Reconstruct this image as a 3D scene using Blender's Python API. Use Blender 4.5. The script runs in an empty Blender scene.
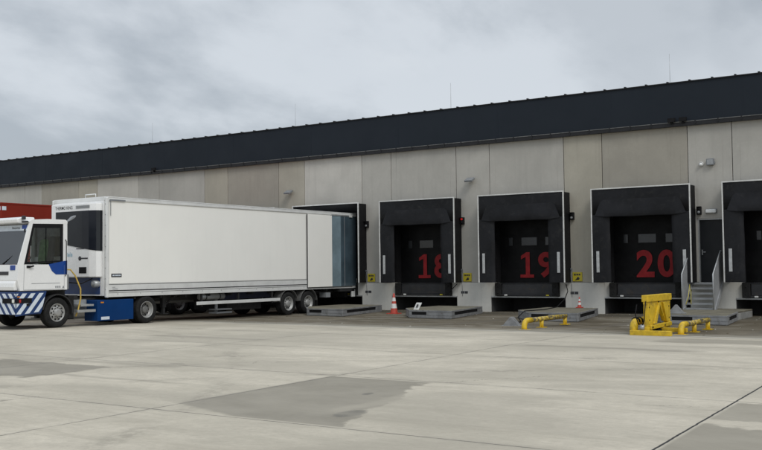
import bpy, math, random
from mathutils import Vector, Matrix
random.seed(7)
SC = bpy.context.scene
COL = SC.collection
R = math.radians

# ------------------------------------------------------------------ camera
cam_d = bpy.data.cameras.new('camera'); cam = bpy.data.objects.new('camera', cam_d); COL.objects.link(cam)
F = 977.09; a = Vector((-1441., 59., F)); b = Vector((664., 36., F))
X_ = (-a).normalized(); Y_ = b.normalized(); Z_ = X_.cross(Y_)
if Z_.y > 0: Z_ = -Z_
# columns X_,Y_,Z_ are the world axes in camera coords (x right, y down, z forward)
right = Vector((X_.x, Y_.x, Z_.x)); down = Vector((X_.y, Y_.y, Z_.y)); fwd = Vector((X_.z, Y_.z, Z_.z))
M3 = Matrix((right, -down, -fwd)).transposed()
cam.matrix_world = Matrix.Translation((0, -34.39, 1.68)) @ M3.to_4x4()
cam_d.sensor_width = 36; cam_d.lens = F/762*36; cam_d.clip_end = 3000; cam_d.clip_start = .1
SC.camera = cam

# ------------------------------------------------------------------ light
SUN_EL, SUN_AZ = 46, 122          # azimuth from +Y clockwise towards +X
sd = Vector((math.sin(R(SUN_AZ))*math.cos(R(SUN_EL)), math.cos(R(SUN_AZ))*math.cos(R(SUN_EL)), math.sin(R(SUN_EL))))
sun_d = bpy.data.lights.new('sun', 'SUN'); sun_d.energy = 1.35; sun_d.angle = R(22); sun_d.color = (1, .97, .92)
sun = bpy.data.objects.new('sun', sun_d); COL.objects.link(sun)
sun.rotation_euler = sd.to_track_quat('Z', 'Y').to_euler(); sun.location = (20, -60, 60)
SC.view_settings.view_transform = 'Standard'; SC.view_settings.look = 'None'
SC.view_settings.exposure = 0.0; SC.view_settings.gamma = 1; SC.view_settings.use_curve_mapping = False

class NT:
    """tiny node helper"""
    def __init__(s, nt): s.nt = nt; s.n = nt.nodes; s.l = nt.links
    def new(s, t, **k):
        n = s.n.new(t)
        for a_, v in k.items(): setattr(n, a_, v)
        return n
    def put(s, sock, v):
        if isinstance(v, bpy.types.NodeSocket): s.l.new(v, sock)
        elif v is not None:
            if isinstance(v, (tuple, list)) and len(v) == 3 and sock.type == 'RGBA': v = (*v, 1)
            sock.default_value = v
    def m(s, op, a_, b_=None, c_=None, clamp=False):
        n = s.new('ShaderNodeMath', operation=op, use_clamp=clamp)
        for i, v in enumerate((a_, b_, c_)):
            if v is not None: s.put(n.inputs[i], v)
        return n.outputs[0]
    def mix(s, f, a_, b_, blend='MIX'):
        n = s.new('ShaderNodeMix', data_type='RGBA', blend_type=blend)
        s.put(n.inputs[0], f); s.put(n.inputs[6], a_); s.put(n.inputs[7], b_); return n.outputs[2]
    def noise(s, vec, scale, detail=3, rough=.55, dist=0):
        n = s.new('ShaderNodeTexNoise'); s.put(n.inputs['Vector'], vec)
        n.inputs['Scale'].default_value = scale; n.inputs['Detail'].default_value = detail
        n.inputs['Roughness'].default_value = rough; n.inputs['Distortion'].default_value = dist
        return n.outputs[0]
    def mapv(s, vec, scale=(1, 1, 1), loc=(0, 0, 0)):
        n = s.new('ShaderNodeMapping'); s.put(n.inputs[0], vec)
        n.inputs['Scale'].default_value = scale; n.inputs['Location'].default_value = loc; return n.outputs[0]
    def ramp(s, f, lo, hi, a_=0., b_=1.):
        n = s.new('ShaderNodeMapRange', interpolation_type='SMOOTHSTEP'); s.put(n.inputs[0], f)
        for i, v in zip((1, 2, 3, 4), (lo, hi, a_, b_)): n.inputs[i].default_value = v
        return n.outputs[0]
    def xyz(s, vec):
        n = s.new('ShaderNodeSeparateXYZ'); s.put(n.inputs[0], vec); return n.outputs

W = bpy.data.worlds.new('World'); SC.world = W; W.use_nodes = True
t = NT(W.node_tree); t.n.clear()
sky = t.new('ShaderNodeTexSky', sky_type='NISHITA'); sky.sun_disc = False
sky.sun_elevation = R(SUN_EL); sky.sun_rotation = R(SUN_AZ)
bg1 = t.new('ShaderNodeBackground'); t.l.new(sky.outputs[0], bg1.inputs[0]); bg1.inputs[1].default_value = .1
tc = t.new('ShaderNodeTexCoord'); o = t.xyz(tc.outputs['Generated'])
zc = t.m('ADD', t.m('MAXIMUM', o[2], 0.), .34)
cv = t.new('ShaderNodeCombineXYZ'); t.put(cv.inputs[0], t.m('DIVIDE', o[0], zc)); t.put(cv.inputs[1], t.m('DIVIDE', o[1], zc)); cv.inputs[2].default_value = 2.3
rt = t.new('ShaderNodeMapping'); t.put(rt.inputs[0], cv.outputs[0]); rt.inputs['Rotation'].default_value = (0, 0, R(28)); rt.inputs['Scale'].default_value = (1.5, 1.0, 1); rt.inputs['Location'].default_value = (3.1, .7, 0)
n1 = t.noise(rt.outputs[0], .70, 5, .48, .15)
n2 = t.noise(rt.outputs[0], 2.6, 6, .56, .1)
cl = t.m('ADD', t.m('MULTIPLY', n1, .62), t.m('MULTIPLY', n2, .38))
f1 = t.ramp(cl, .41, .56)
ccol = t.mix(f1, (.44, .485, .535), (.67, .715, .765))
n3 = t.noise(rt.outputs[0], .95, 5, .50, .2)
ccol = t.mix(t.m('MULTIPLY', t.ramp(n3, .52, .66), .65), ccol, (.80, .83, .865))
ccol = t.mix(t.m('MULTIPLY', t.ramp(t.noise(rt.outputs[0], .9, 5, .5, .1), .44, .30), .5), ccol, (.42, .46, .505))
zen = t.ramp(o[2], .28, .95, 1.0, 1.95)      # an overcast sky is brighter overhead
bg2 = t.new('ShaderNodeBackground'); t.put(bg2.inputs[0], ccol); t.put(bg2.inputs[1], zen)
mx = t.new('ShaderNodeMixShader'); mx.inputs[0].default_value = .93
t.l.new(bg1.outputs[0], mx.inputs[1]); t.l.new(bg2.outputs[0], mx.inputs[2])
wo = t.new('ShaderNodeOutputWorld'); t.l.new(mx.outputs[0], wo.inputs[0])

# ------------------------------------------------------------------ materials
def mat(name, col, rough=.6, metal=0., var=.12, vscale=1.5, grime=0., grime_col=(.05, .045, .04), bump=0., bscale=30, streak=0., spec=.5, coat=0., emit=0.):
    m = bpy.data.materials.new(name); m.use_nodes = True
    t = NT(m.node_tree); bs = t.n['Principled BSDF']
    tc = t.new('ShaderNodeTexCoord'); oi = t.new('ShaderNodeObjectInfo')
    ad = t.new('ShaderNodeVectorMath', operation='ADD'); t.put(ad.inputs[0], tc.outputs['Object'])
    cb = t.new('ShaderNodeCombineXYZ'); t.put(cb.inputs[0], t.m('MULTIPLY', oi.outputs['Random'], 37.)); t.put(ad.inputs[1], cb.outputs[0])
    v = ad.outputs[0]
    n = t.noise(v, vscale, 5, .6)
    dark = tuple(c*(1-var) for c in col); lite = tuple(min(1, c*(1+var)) for c in col)
    c = t.mix(t.ramp(n, .3, .7), dark, lite)
    if streak:
        sv = t.mapv(v, (3.5, 3.5, .25))
        s_ = t.ramp(t.noise(sv, 1.6, 4, .65), .5, .78)
        c = t.mix(t.m('MULTIPLY', s_, streak), c, tuple(x*.62 for x in col))
    if grime:
        g = t.ramp(t.noise(v, 4.5, 6, .7, .6), .5, .72)
        c = t.mix(t.m('MULTIPLY', g, grime), c, grime_col)
    t.put(bs.inputs['Base Color'], c)
    rr = t.ramp(t.noise(v, vscale*3, 3), .3, .7, max(.03, rough-.07), min(1, rough+.07)); t.put(bs.inputs['Roughness'], rr)
    bs.inputs['Metallic'].default_value = metal; bs.inputs['Specular IOR Level'].default_value = spec
    bs.inputs['Coat Weight'].default_value = coat; bs.inputs['Coat Roughness'].default_value = .08
    if emit: bs.inputs['Emission Color'].default_value = (*col, 1); bs.inputs['Emission Strength'].default_value = emit
    if bump:
        bn = t.new('ShaderNodeBump'); bn.inputs['Strength'].default_value = bump; bn.inputs['Distance'].default_value = .02
        t.put(bn.inputs['Height'], t.noise(v, bscale, 4, .65)); t.l.new(bn.outputs[0], bs.inputs['Normal'])
    return m

def concrete_panel(name, col):
    m = bpy.data.materials.new(name); m.use_nodes = True
    t = NT(m.node_tree); bs = t.n['Principled BSDF']; v = t.new('ShaderNodeTexCoord').outputs['Object']
    c = t.mix(t.ramp(t.noise(v, .55, 5, .6, .4), .3, .72), tuple(x*.90 for x in col), tuple(x*1.08 for x in col))
    st = t.ramp(t.noise(t.mapv(v, (2.6, 1, .22)), 1.3, 5, .7), .48, .8)
    c = t.mix(t.m('MULTIPLY', st, .42), c, tuple(x*.70 for x in col))
    bl = t.ramp(t.noise(t.mapv(v, (1, 1, 1.6), (9, 0, 4)), 1.6, 6, .7, 1.), .56, .8)
    c = t.mix(t.m('MULTIPLY', bl, .35), c, tuple(x*1.22 for x in col))
    sp = t.ramp(t.noise(v, 46, 2, .5), .62, .75)
    c = t.mix(t.m('MULTIPLY', sp, .35), c, tuple(x*.6 for x in col))
    fine = t.ramp(t.noise(v, 9, 5, .75), .3, .7)
    c = t.mix(t.m('MULTIPLY', fine, .22), c, tuple(x*.8 for x in col))
    t.put(bs.inputs['Base Color'], c); bs.inputs['Roughness'].default_value = .85
    bn = t.new('ShaderNodeBump'); bn.inputs['Strength'].default_value = .25; bn.inputs['Distance'].default_value = .01
    t.put(bn.inputs['Height'], t.noise(v, 14, 6, .7)); t.l.new(bn.outputs[0], bs.inputs['Normal'])
    return m

M = {}
M['panel_grey'] = concrete_panel('precast concrete grey', (.418, .402, .365))
M['panel_pale'] = concrete_panel('precast concrete pale', (.50, .48, .435))
M['panel_brown'] = concrete_panel('precast concrete brown', (.395, .368, .305))
M['panel_olive'] = concrete_panel('precast concrete olive', (.338, .315, .268))
M['plinth'] = concrete_panel('plinth concrete', (.57, .56, .52))
M['cladding'] = mat('anthracite cladding', (.0135, .0185, .026), .6, .0, .05, .3, spec=.2)
M['gutter'] = mat('dark gutter', (.018, .018, .02), .5, .1, spec=.3)
M['zinc'] = mat('zinc line', (.42, .43, .44), .4, .5)
M['black'] = mat('black matt', (.008, .008, .009), .75, 0, .2, spec=.2)
M['pit'] = mat('pit dark concrete', (.05, .05, .05), .9, 0, .2)
M['fabric'] = mat('shelter fabric', (.0105, .011, .013), .6, 0, .3, 1.2, .45, (.035, .034, .032), .25, 6, spec=.22)
M['fabric2'] = mat('shelter header fabric', (.0125, .013, .0155), .55, 0, .3, 1.2, .4, (.035, .034, .033), .2, 5, spec=.22)
M['frame_black'] = mat('shelter side', (.008, .008, .009), .6, 0, .2, spec=.2)
M['white_trim'] = mat('white trim', (.62, .62, .60), .5, 0, .1, 6, .25, (.3, .3, .28))
M['reflect'] = mat('pale guide strip', (.42, .43, .43), .4, 0, .15, 8, .3, (.3, .3, .3))
M['door'] = mat('dock door black', (.0055, .0055, .006), .5, 0, .35, 1.5, .35, (.016, .015, .014), spec=.12)
M['door_glass'] = mat('door window', (.030, .032, .035), .2)
M['red_paint'] = mat('red number paint', (.235, .014, .017), .6, 0, .15, 5, .2, (.12, .02, .02), spec=.2)
M['steel_dark'] = mat('leveller steel', (.022, .023, .026), .5, .2, .2, 3, .4, (.08, .06, .04))
M['rubber'] = mat('rubber', (.013, .013, .013), .8, 0, .3, 8, .25, (.03, .03, .027), spec=.25)
M['galv'] = mat('galvanised steel', (.36, .37, .375), .45, .55, .12, 5, .2, (.2, .19, .17))
M['stair_grey'] = mat('stair panel grey', (.34, .35, .36), .5, .25, .1, 3, .2, (.2, .2, .19))
M['mandoor'] = mat('man door', (.008, .0095, .012), .4, 0, .1, spec=.25)
M['ramp_conc'] = mat('platform concrete', (.25, .25, .24), .85, 0, .2, 2.5, .6, (.09, .085, .07), .4, 25)
M['ramp_top'] = mat('platform top', (.150, .136, .098), .9, 0, .3, 1.6, .5, (.08, .07, .05), .4, 25)
M['ramp_steel'] = mat('platform edge steel', (.24, .245, .25), .55, .2, .2, 3, .55, (.09, .08, .065))
M['yellow'] = mat('worn yellow paint', (.60, .40, .016), .5, 0, .16, 4, .7, (.17, .11, .03), .3, 20)
M['yellow_worn'] = mat('scraped yellow', (.50, .35, .04), .5, 0, .25, 6, 1., (.05, .045, .04), .3, 20)
_m = M['yellow_worn']; _t = NT(_m.node_tree); _b = _t.n['Principled BSDF']; _v = _t.new('ShaderNodeTexCoord').outputs['Object']
_src = _b.inputs['Base Color'].links[0].from_socket
_w = _t.ramp(_t.noise(_t.mapv(_v, (2, 1, 1)), 8, 5, .7, .5), .46, .54); _c = _t.mix(_t.m('MULTIPLY', _w, .9), _src, (.055, .05, .04))
_w2 = _t.ramp(_t.noise(_t.mapv(_v, (2, 1, 1), (5, 5, 5)), 11, 4, .7, .5), .58, .64); _c = _t.mix(_t.m('MULTIPLY', _w2, .8), _c, (.42, .42, .40)); _t.put(_b.inputs['Base Color'], _c)
M['orange'] = mat('cone red', (.42, .055, .035), .5, 0, .12, 9, .3, (.25, .06, .04))
M['conewhite'] = mat('cone band', (.62, .62, .60), .4, 0, .1, 9, .3, (.3, .3, .3))
M['sign_yellow'] = mat('sign yellow', (.50, .41, .025), .45, 0, .12, 9, .3, (.35, .3, .03))
M['white_body'] = mat('trailer white', (.85, .84, .795), .38, 0, .018, .5, .0, (.55, .545, .51), 0, 30, .06)
M['white_gloss'] = mat('cab white', (.80, .80, .79), .25, 0, .02, 2, coat=.4)
M['alu'] = mat('aluminium rail', (.72, .725, .71), .45, .2, .06, 2, .12, (.45, .44, .42))
M['alu_dark'] = mat('dull aluminium', (.40, .41, .41), .5, .5, .1, 5, .3, (.2, .2, .2))
M['seam'] = mat('dark seam', (.06, .06, .06), .7)
M['blue'] = mat('tractor blue', (.006, .05, .25), .32, 0, .05, 1, coat=.3)
M['tank_blue'] = mat('tank blue', (.002, .033, .13), .5, 0, .08, 1, .1, (.01, .03, .08), spec=.15)
M['blue_dark'] = mat('bumper navy', (.008, .035, .13), .4, 0, .06, 1)
M['stripe'] = mat('stripe white', (.62, .68, .74), .4, 0, .06, 4, .2, (.35, .38, .42))
M['door_reflection_dark'] = mat('grey blue door skin painted reflection dark', (.075, .11, .135), .18, .35, .25, .8)  # dark end of the leaf's reflection, put into the colour
M['door_reflection_pale'] = mat('door skin painted reflection pale', (.24, .33, .38), .2, .35, .25, .7)  # bright end of the leaf's reflection, put into the colour
M['navy_steel'] = mat('chassis navy', (.012, .016, .04), .6, 0, .2)
M['chassis'] = mat('chassis black', (.014, .014, .015), .7, 0, .25, 4, .4, (.03, .028, .025))
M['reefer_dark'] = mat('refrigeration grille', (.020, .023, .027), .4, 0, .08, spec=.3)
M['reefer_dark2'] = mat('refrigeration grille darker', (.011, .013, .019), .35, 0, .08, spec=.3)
M['rim_white'] = mat('rim pale', (.34, .34, .33), .45, .3, .1, 6, .35, (.2, .19, .17))
M['rim_dark'] = mat('rim dusty', (.16, .16, .155), .5, .3, .2, 6, .4, (.06, .06, .05))
M['hose'] = mat('hose yellow', (.52, .36, .08), .5)
M['grey_plastic'] = mat('grey plastic', (.20, .21, .22), .5)
M['hivis'] = mat('green jacket', (.10, .24, .07), .8, 0, .3, 8)
M['seat'] = mat('seat fabric', (.02, .02, .022), .85)
M['paper'] = mat('paper pale blue', (.50, .62, .64), .7, 0, .2, 6)
M['red_trailer'] = mat('red curtain', (.19, .020, .011), .6, 0, .06, .8, 0, (.12, .02, .015), .15, 4, spec=.15)
M['ink_blue'] = mat('ink blue', (.03, .07, .28), .5)
M['ink_pale'] = mat('ink pale blue', (.24, .42, .52), .5)
M['ink'] = mat('ink dark', (.03, .03, .035), .5)
M['ink_grey'] = mat('ink grey', (.25, .26, .27), .5)
M['lamp_white'] = mat('lamp diffuser', (.74, .75, .74), .4)
M['lamp_red'] = mat('signal red', (.7, .02, .02), .4, emit=.22)
M['lens'] = mat('headlamp lens', (.75, .76, .72), .15, 0, .1)
M['lens_red'] = mat('tail lens', (.45, .03, .03), .2)
M['lens_amber'] = mat('amber lens', (.6, .22, .02), .25)
M['roof'] = mat('roof membrane', (.12, .12, .12), .9)
M['litter'] = mat('litter pale', (.5, .48, .42), .8)
M['leaf'] = mat('dead leaf', (.14, .10, .05), .8)
def glass(name, tint, refl=.9, ior=1.5):
    m = bpy.data.materials.new(name); m.use_nodes = True; t = NT(m.node_tree); t.n.clear()
    tr = t.new('ShaderNodeBsdfTransparent'); tr.inputs[0].default_value = (*tint, 1)
    gl = t.new('ShaderNodeBsdfGlossy'); gl.inputs['Roughness'].default_value = .03; gl.inputs[0].default_value = (refl,)*3+(1,)
    fr = t.new('ShaderNodeFresnel'); fr.inputs[0].default_value = ior
    mx = t.new('ShaderNodeMixShader'); t.l.new(fr.outputs[0], mx.inputs[0]); t.l.new(tr.outputs[0], mx.inputs[1]); t.l.new(gl.outputs[0], mx.inputs[2])
    o = t.new('ShaderNodeOutputMaterial'); t.l.new(mx.outputs[0], o.inputs[0]); return m
M['screen'] = glass('windscreen glass', (.80, .82, .82), .95, 2.6); M['glass'] = glass('cab glass', (.86, .89, .88)); M['glass_dark'] = glass('cab glass tinted', (.34, .37, .36))

# ---- ground materials (stains, joints: all with real positions in metres)
def ground_mat(name, apron):
    m = bpy.data.materials.new(name); m.use_nodes = True; t = NT(m.node_tree); bs = t.n['Principled BSDF']
    g = t.new('ShaderNodeNewGeometry').outputs['Position']; p = t.xyz(g); x, y = p[0], p[1]
    if not apron: x = t.m('ADD', x, t.m('MULTIPLY', t.m('ADD', y, 24.), .05))     # the slab joints run 3 degrees off the wall's normal
    wob = t.m('MULTIPLY', t.m('SUBTRACT', t.noise(g, .9, 5, .65), .5), 1.)
    wob2 = t.m('SUBTRACT', t.noise(t.mapv(g, (1, 1, 1), (31, 12, 0)), 3.2, 5, .7), .5)
    if apron: base, dk, lt = (.128, .108, .078), (.050, .041, .028), (.27, .242, .19)
    else: base, dk, lt = (.465, .423, .343), (.34, .307, .244), (.63, .572, .468)
    c = t.mix(t.ramp(t.noise(g, .22, 5, .6, .5), .35, .68), base, lt)
    s1 = t.ramp(t.noise(t.mapv(g, (.22, 1.3, 1)), .8, 6, .68, .6), .46, .74)
    c = t.mix(t.m('MULTIPLY', s1, .85 if apron else .55), c, dk)
    s2 = t.ramp(t.noise(t.mapv(g, (.5, 3.6, 1), (5, 5, 0)), 1.1, 5, .7, .4), .52, .74)
    c = t.mix(t.m('MULTIPLY', s2, .6 if apron else .26), c, dk)
    s3 = t.ramp(t.noise(t.mapv(g, (.35, 2.2, 1), (15, 3, 0)), 1.4, 5, .7, .4), .56, .72)
    c = t.mix(t.m('MULTIPLY', s3, .45), c, lt)
    mot = t.ramp(t.noise(g, 5.5, 7, .8), .25, .75)
    c = t.mix(t.m('MULTIPLY', mot, .34), c, tuple(v_*.72 for v_ in base))
    spk = t.ramp(t.noise(g, 38, 3, .7), .60, .70)
    c = t.mix(t.m('MULTIPLY', spk, .38), c, tuple(v_*.55 for v_ in base))
    rough = .8
    def line(coord, pos, half, jag=.0):
        d = t.m('ABSOLUTE', t.m('SUBTRACT', t.m('ADD', coord, t.m('MULTIPLY', wob2, jag)), pos))
        return t.ramp(d, half*.5, half*1.5, 1., 0.)
    def mul(*a_):
        r_ = a_[0]
        for q in a_[1:]: r_ = t.m('MULTIPLY', r_, q)
        return r_
    def inside(coord, lo, hi, soft=.05, w=0.):
        cc = t.m('ADD', coord, t.m('MULTIPLY', wob, w)) if w else coord
        return t.m('MULTIPLY', t.ramp(cc, lo, lo+soft), t.ramp(cc, hi-soft, hi, 1., 0.))
    wet = None
    def addwet(mask):
        nonlocal wet
        wet = mask if wet is None else t.m('MAXIMUM', wet, mask)
    if not apron:
        # main damp patch, held by two joints
        edge = t.m('ADD', t.m('ADD', x, t.m('MULTIPLY', wob, 1.5)), t.m('MULTIPLY', t.m('ADD', y, 24.), .30))
        mk = mul(t.ramp(x, -9.27, -9.17), inside(y, -26.02, -22.08, .06), t.ramp(edge, -7.0, -6.9, 1., 0.))
        cut = t.ramp(t.m('ADD', t.m('ADD', t.m('MULTIPLY', t.m('ADD', x, 9.2), .42), t.m('ADD', y, 25.95)), t.m('MULTIPLY', wob, .35)), .38, .52)
        mk = mul(mk, cut)
        hole = mul(inside(t.m('ADD', x, t.m('MULTIPLY', wob, .8)), -7.25, -6.75, .2), inside(y, -25.3, -23.2, .35))
        addwet(t.m('MULTIPLY', mk, t.m('SUBTRACT', 1., t.m('MULTIPLY', hole, .45))))
        addwet(mul(inside(x, -16.9, -13.45, .16, 1.3), inside(y, -24.75, -22.75, .12, .9)))
        addwet(t.m('MULTIPLY', mul(inside(x, -15.6, -12.4, .08, .3), inside(y, -22.42, -22.10, .04, .12)), .45))
        addwet(t.m('MULTIPLY', mul(inside(x, -14.0, -10.2, .9, .8), inside(y, -24.15, -23.85, .15, .35)), .55))
        addwet(t.m('MULTIPLY', mul(inside(x, -9.2, -5.0, .5, 1.), inside(y, -15.55, -14.9, .2, .7)), .8))
        addwet(t.m('MULTIPLY', mul(inside(x, -19.5, -14.6, .8, 1.), inside(y, -16.9, -16.3, .2, .6)), .7))
        addwet(t.m('MULTIPLY', mul(inside(x, -3.08, -1.2, .06), inside(y, -23.5, -22.1, .06, 1.)), .8))
        addwet(t.m('MULTIPLY', mul(inside(x, -3.08, .5, .06), inside(y, -26.5, -23.9, .12, 1.4)), .95))
        addwet(t.m('MULTIPLY', mul(inside(x, -7.0, -3.6, .6, 1.), inside(y, -12.9, -11.0, .3, .9)), .8))
        rnd = t.ramp(t.noise(t.mapv(g, (.28, .8, 1), (77, 3, 0)), .55, 5, .6, .4), .66, .69)
        addwet(t.m('MULTIPLY', rnd, .45))
        wc = t.mix(t.ramp(t.noise(g, 1.1, 4, .6), .35, .7), (.222, .202, .162), (.275, .252, .205))
        c = t.mix(t.m('MULTIPLY', wet, .95), c, wc)
        # two small oil marks inside the patch
        for (ox, oy, rx, ry) in ((-6.78, -25.15, .16, .30), (-7.55, -23.6, .07, .14), (-12.9, -21.8, .2, .05)):
            dx = t.m('DIVIDE', t.m('ADD', t.m('SUBTRACT', x, ox), t.m('MULTIPLY', wob2, .12)), rx); dy = t.m('DIVIDE', t.m('ADD', t.m('SUBTRACT', y, oy), t.m('MULTIPLY', wob2, .2)), ry)
            d = t.m('ADD', t.m('MULTIPLY', dx, dx), t.m('MULTIPLY', dy, dy))
            c = t.mix(t.m('MULTIPLY', t.ramp(d, .5, 1.4, 1., 0.), .75), c, (.12, .115, .10))
        # dirt carried out of the dock strip
        nd = t.ramp(t.noise(t.mapv(g, (.3, .7, 1), (4, 9, 0)), .9, 6, .65, .6), .35, .65)
        c = t.mix(mul(t.ramp(y, -14.5, -10.6), nd, .62), c, (.235, .212, .165))
        big = t.ramp(t.noise(t.mapv(g, (.5, .9, 1), (41, 2, 0)), .35, 6, .62, .8), .44, .60)
        c = t.mix(t.m('MULTIPLY', big, .45), c, (.335, .305, .25))
        med = t.ramp(t.noise(t.mapv(g, (.6, 1.1, 1), (11, 52, 0)), 1.5, 7, .72, .8), .42, .66)
        c = t.mix(t.m('MULTIPLY', med, .30), c, (.325, .297, .24))
        fin = t.ramp(t.noise(t.mapv(g, (.8, 1, 1), (7, 1, 0)), 15, 5, .8), .40, .68)
        c = t.mix(t.m('MULTIPLY', fin, .26), c, (.29, .265, .215))
        # joints: 6 m by 4.06 m slabs
        fx = t.m('ABSOLUTE', t.m('SUBTRACT', t.m('MODULO', t.m('ADD', t.m('ADD', x, 9.17+6.08*200), t.m('MULTIPLY', wob2, .02)), 6.08), 0.))
        fx = t.m('MINIMUM', fx, t.m('SUBTRACT', 6.08, fx))
        fy = t.m('MODULO', t.m('ADD', t.m('ADD', y, 26.06+4.07*200), t.m('MULTIPLY', wob2, .03)), 4.07)
        fy = t.m('MINIMUM', fy, t.m('SUBTRACT', 4.07, fy))
        jl = t.m('MAXIMUM', t.ramp(fx, .006, .016, 1., 0.), t.ramp(fy, .007, .018, 1., 0.))
        side = t.m('MAXIMUM', t.ramp(fx, .0, .13, 1., 0.), t.ramp(fy, .0, .13, 1., 0.))
        c = t.mix(t.m('MULTIPLY', side, t.m('MULTIPLY', t.ramp(t.noise(g, 1.4, 4, .6), .42, .65), .22)), c, (.2, .19, .165))
        c = t.mix(t.m('MULTIPLY', jl, t.ramp(t.noise(g, 2.3, 3, .6), .3, .6, .35, .9)), c, (.09, .085, .075))
        c = t.mix(line(x, -3.09, .013, .04), c, (.035, .035, .035))
        ck = t.new('ShaderNodeTexVoronoi', feature='DISTANCE_TO_EDGE'); ck.inputs['Scale'].default_value = .17
        vv = t.new('ShaderNodeVectorMath', operation='ADD'); t.put(vv.inputs[0], g); cz = t.new('ShaderNodeCombineXYZ'); t.put(cz.inputs[0], t.m('MULTIPLY', wob2, .5)); t.put(cz.inputs[1], t.m('MULTIPLY', wob, .9)); t.put(vv.inputs[1], cz.outputs[0]); t.put(ck.inputs['Vector'], vv.outputs[0])
        crack = t.ramp(ck.outputs['Distance'], .0006, .0022, 1., 0.)
        c = t.mix(mul(crack, t.ramp(t.noise(g, .3, 3), .52, .6), .55), c, (.17, .155, .13))
        # dark tyre arcs, faint
        for k, (cx, cy, rr) in enumerate(((6., -40., 26.), (8.2, -41., 26.), (-30., -38., 24.5), (-2., -38., 21.))):
            dd = t.new('ShaderNodeVectorMath', operation='DISTANCE'); t.put(dd.inputs[0], t.mapv(g, (1, 1, 0))); dd.inputs[1].default_value = (cx, cy, 0)
            tr_ = t.ramp(t.m('ABSOLUTE', t.m('SUBTRACT', dd.outputs['Value'], rr)), .05, .26, 1., 0.)
            c = t.mix(mul(tr_, t.ramp(t.noise(g, .5, 3), .40, .6), t.ramp(t.noise(g, 7, 4, .7), .35, .6), .38), c, (.20, .182, .15))
    else:
        # traffic film darkest in the middle, paler tracks where wheels run in
        dz = mul(inside(y, -9.6, -1.0, 2.2, 1.6), .55)
        c = t.mix(dz, c, (.080, .066, .046))
        blot = t.ramp(t.noise(t.mapv(g, (.35, .9, 1), (3, 8, 0)), 1.1, 7, .68, 1.), .50, .58)
        c = t.mix(t.m('MULTIPLY', blot, .6), c, (.22, .20, .16))
        foot_band = mul(inside(y, -2.2, .3, .9), .6); c = t.mix(foot_band, c, (.045, .042, .033))  # apron colour gets darker along the foot of the wall
        edge = mul(inside(y, -10.6, -10.22, .05, .08), .8)
        c = t.mix(edge, c, (.60, .57, .50))
        c = t.mix(mul(inside(y, -10.4, -9.2, .2, 1.2), .5), c, (.27, .255, .215))
        fx = t.m('MODULO', t.m('ADD', x, 11.85+4.68*200), 4.68)
        fx = t.m('MINIMUM', fx, t.m('SUBTRACT', 4.68, fx))
        trk = mul(inside(t.m('ADD', fx, t.m('MULTIPLY', wob, .35)), .75, 1.3, .15), inside(y, -10.2, -1.5, 1.5), .35)
        c = t.mix(trk, c, (.11, .10, .085))
        jl = t.m('MAXIMUM', line(fx, 2.34, .012, .02), line(y, -5.2, .012, .03))
        c = t.mix(t.m('MULTIPLY', jl, .7), c, (.06, .055, .05))
    t.put(bs.inputs['Base Color'], c)
    if wet is not None: t.put(bs.inputs['Roughness'], t.m('SUBTRACT', .86, t.m('MULTIPLY', wet, .10)))
    else: bs.inputs['Roughness'].default_value = .75
    bs.inputs['Specular IOR Level'].default_value = .2
    bn = t.new('ShaderNodeBump'); bn.inputs['Strength'].default_value = .35; bn.inputs['Distance'].default_value = .012
    hh = t.m('ADD', t.m('MULTIPLY', t.noise(g, 60, 3, .7), .5), t.noise(g, 6, 4, .6)); t.put(bn.inputs['Height'], hh); t.l.new(bn.outputs[0], bs.inputs['Normal'])
    return m
M['yard'] = ground_mat('yard concrete', False); M['apron'] = ground_mat('apron concrete', True); M['apron'].node_tree.nodes['Principled BSDF'].inputs['Specular IOR Level'].default_value = .06

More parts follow.
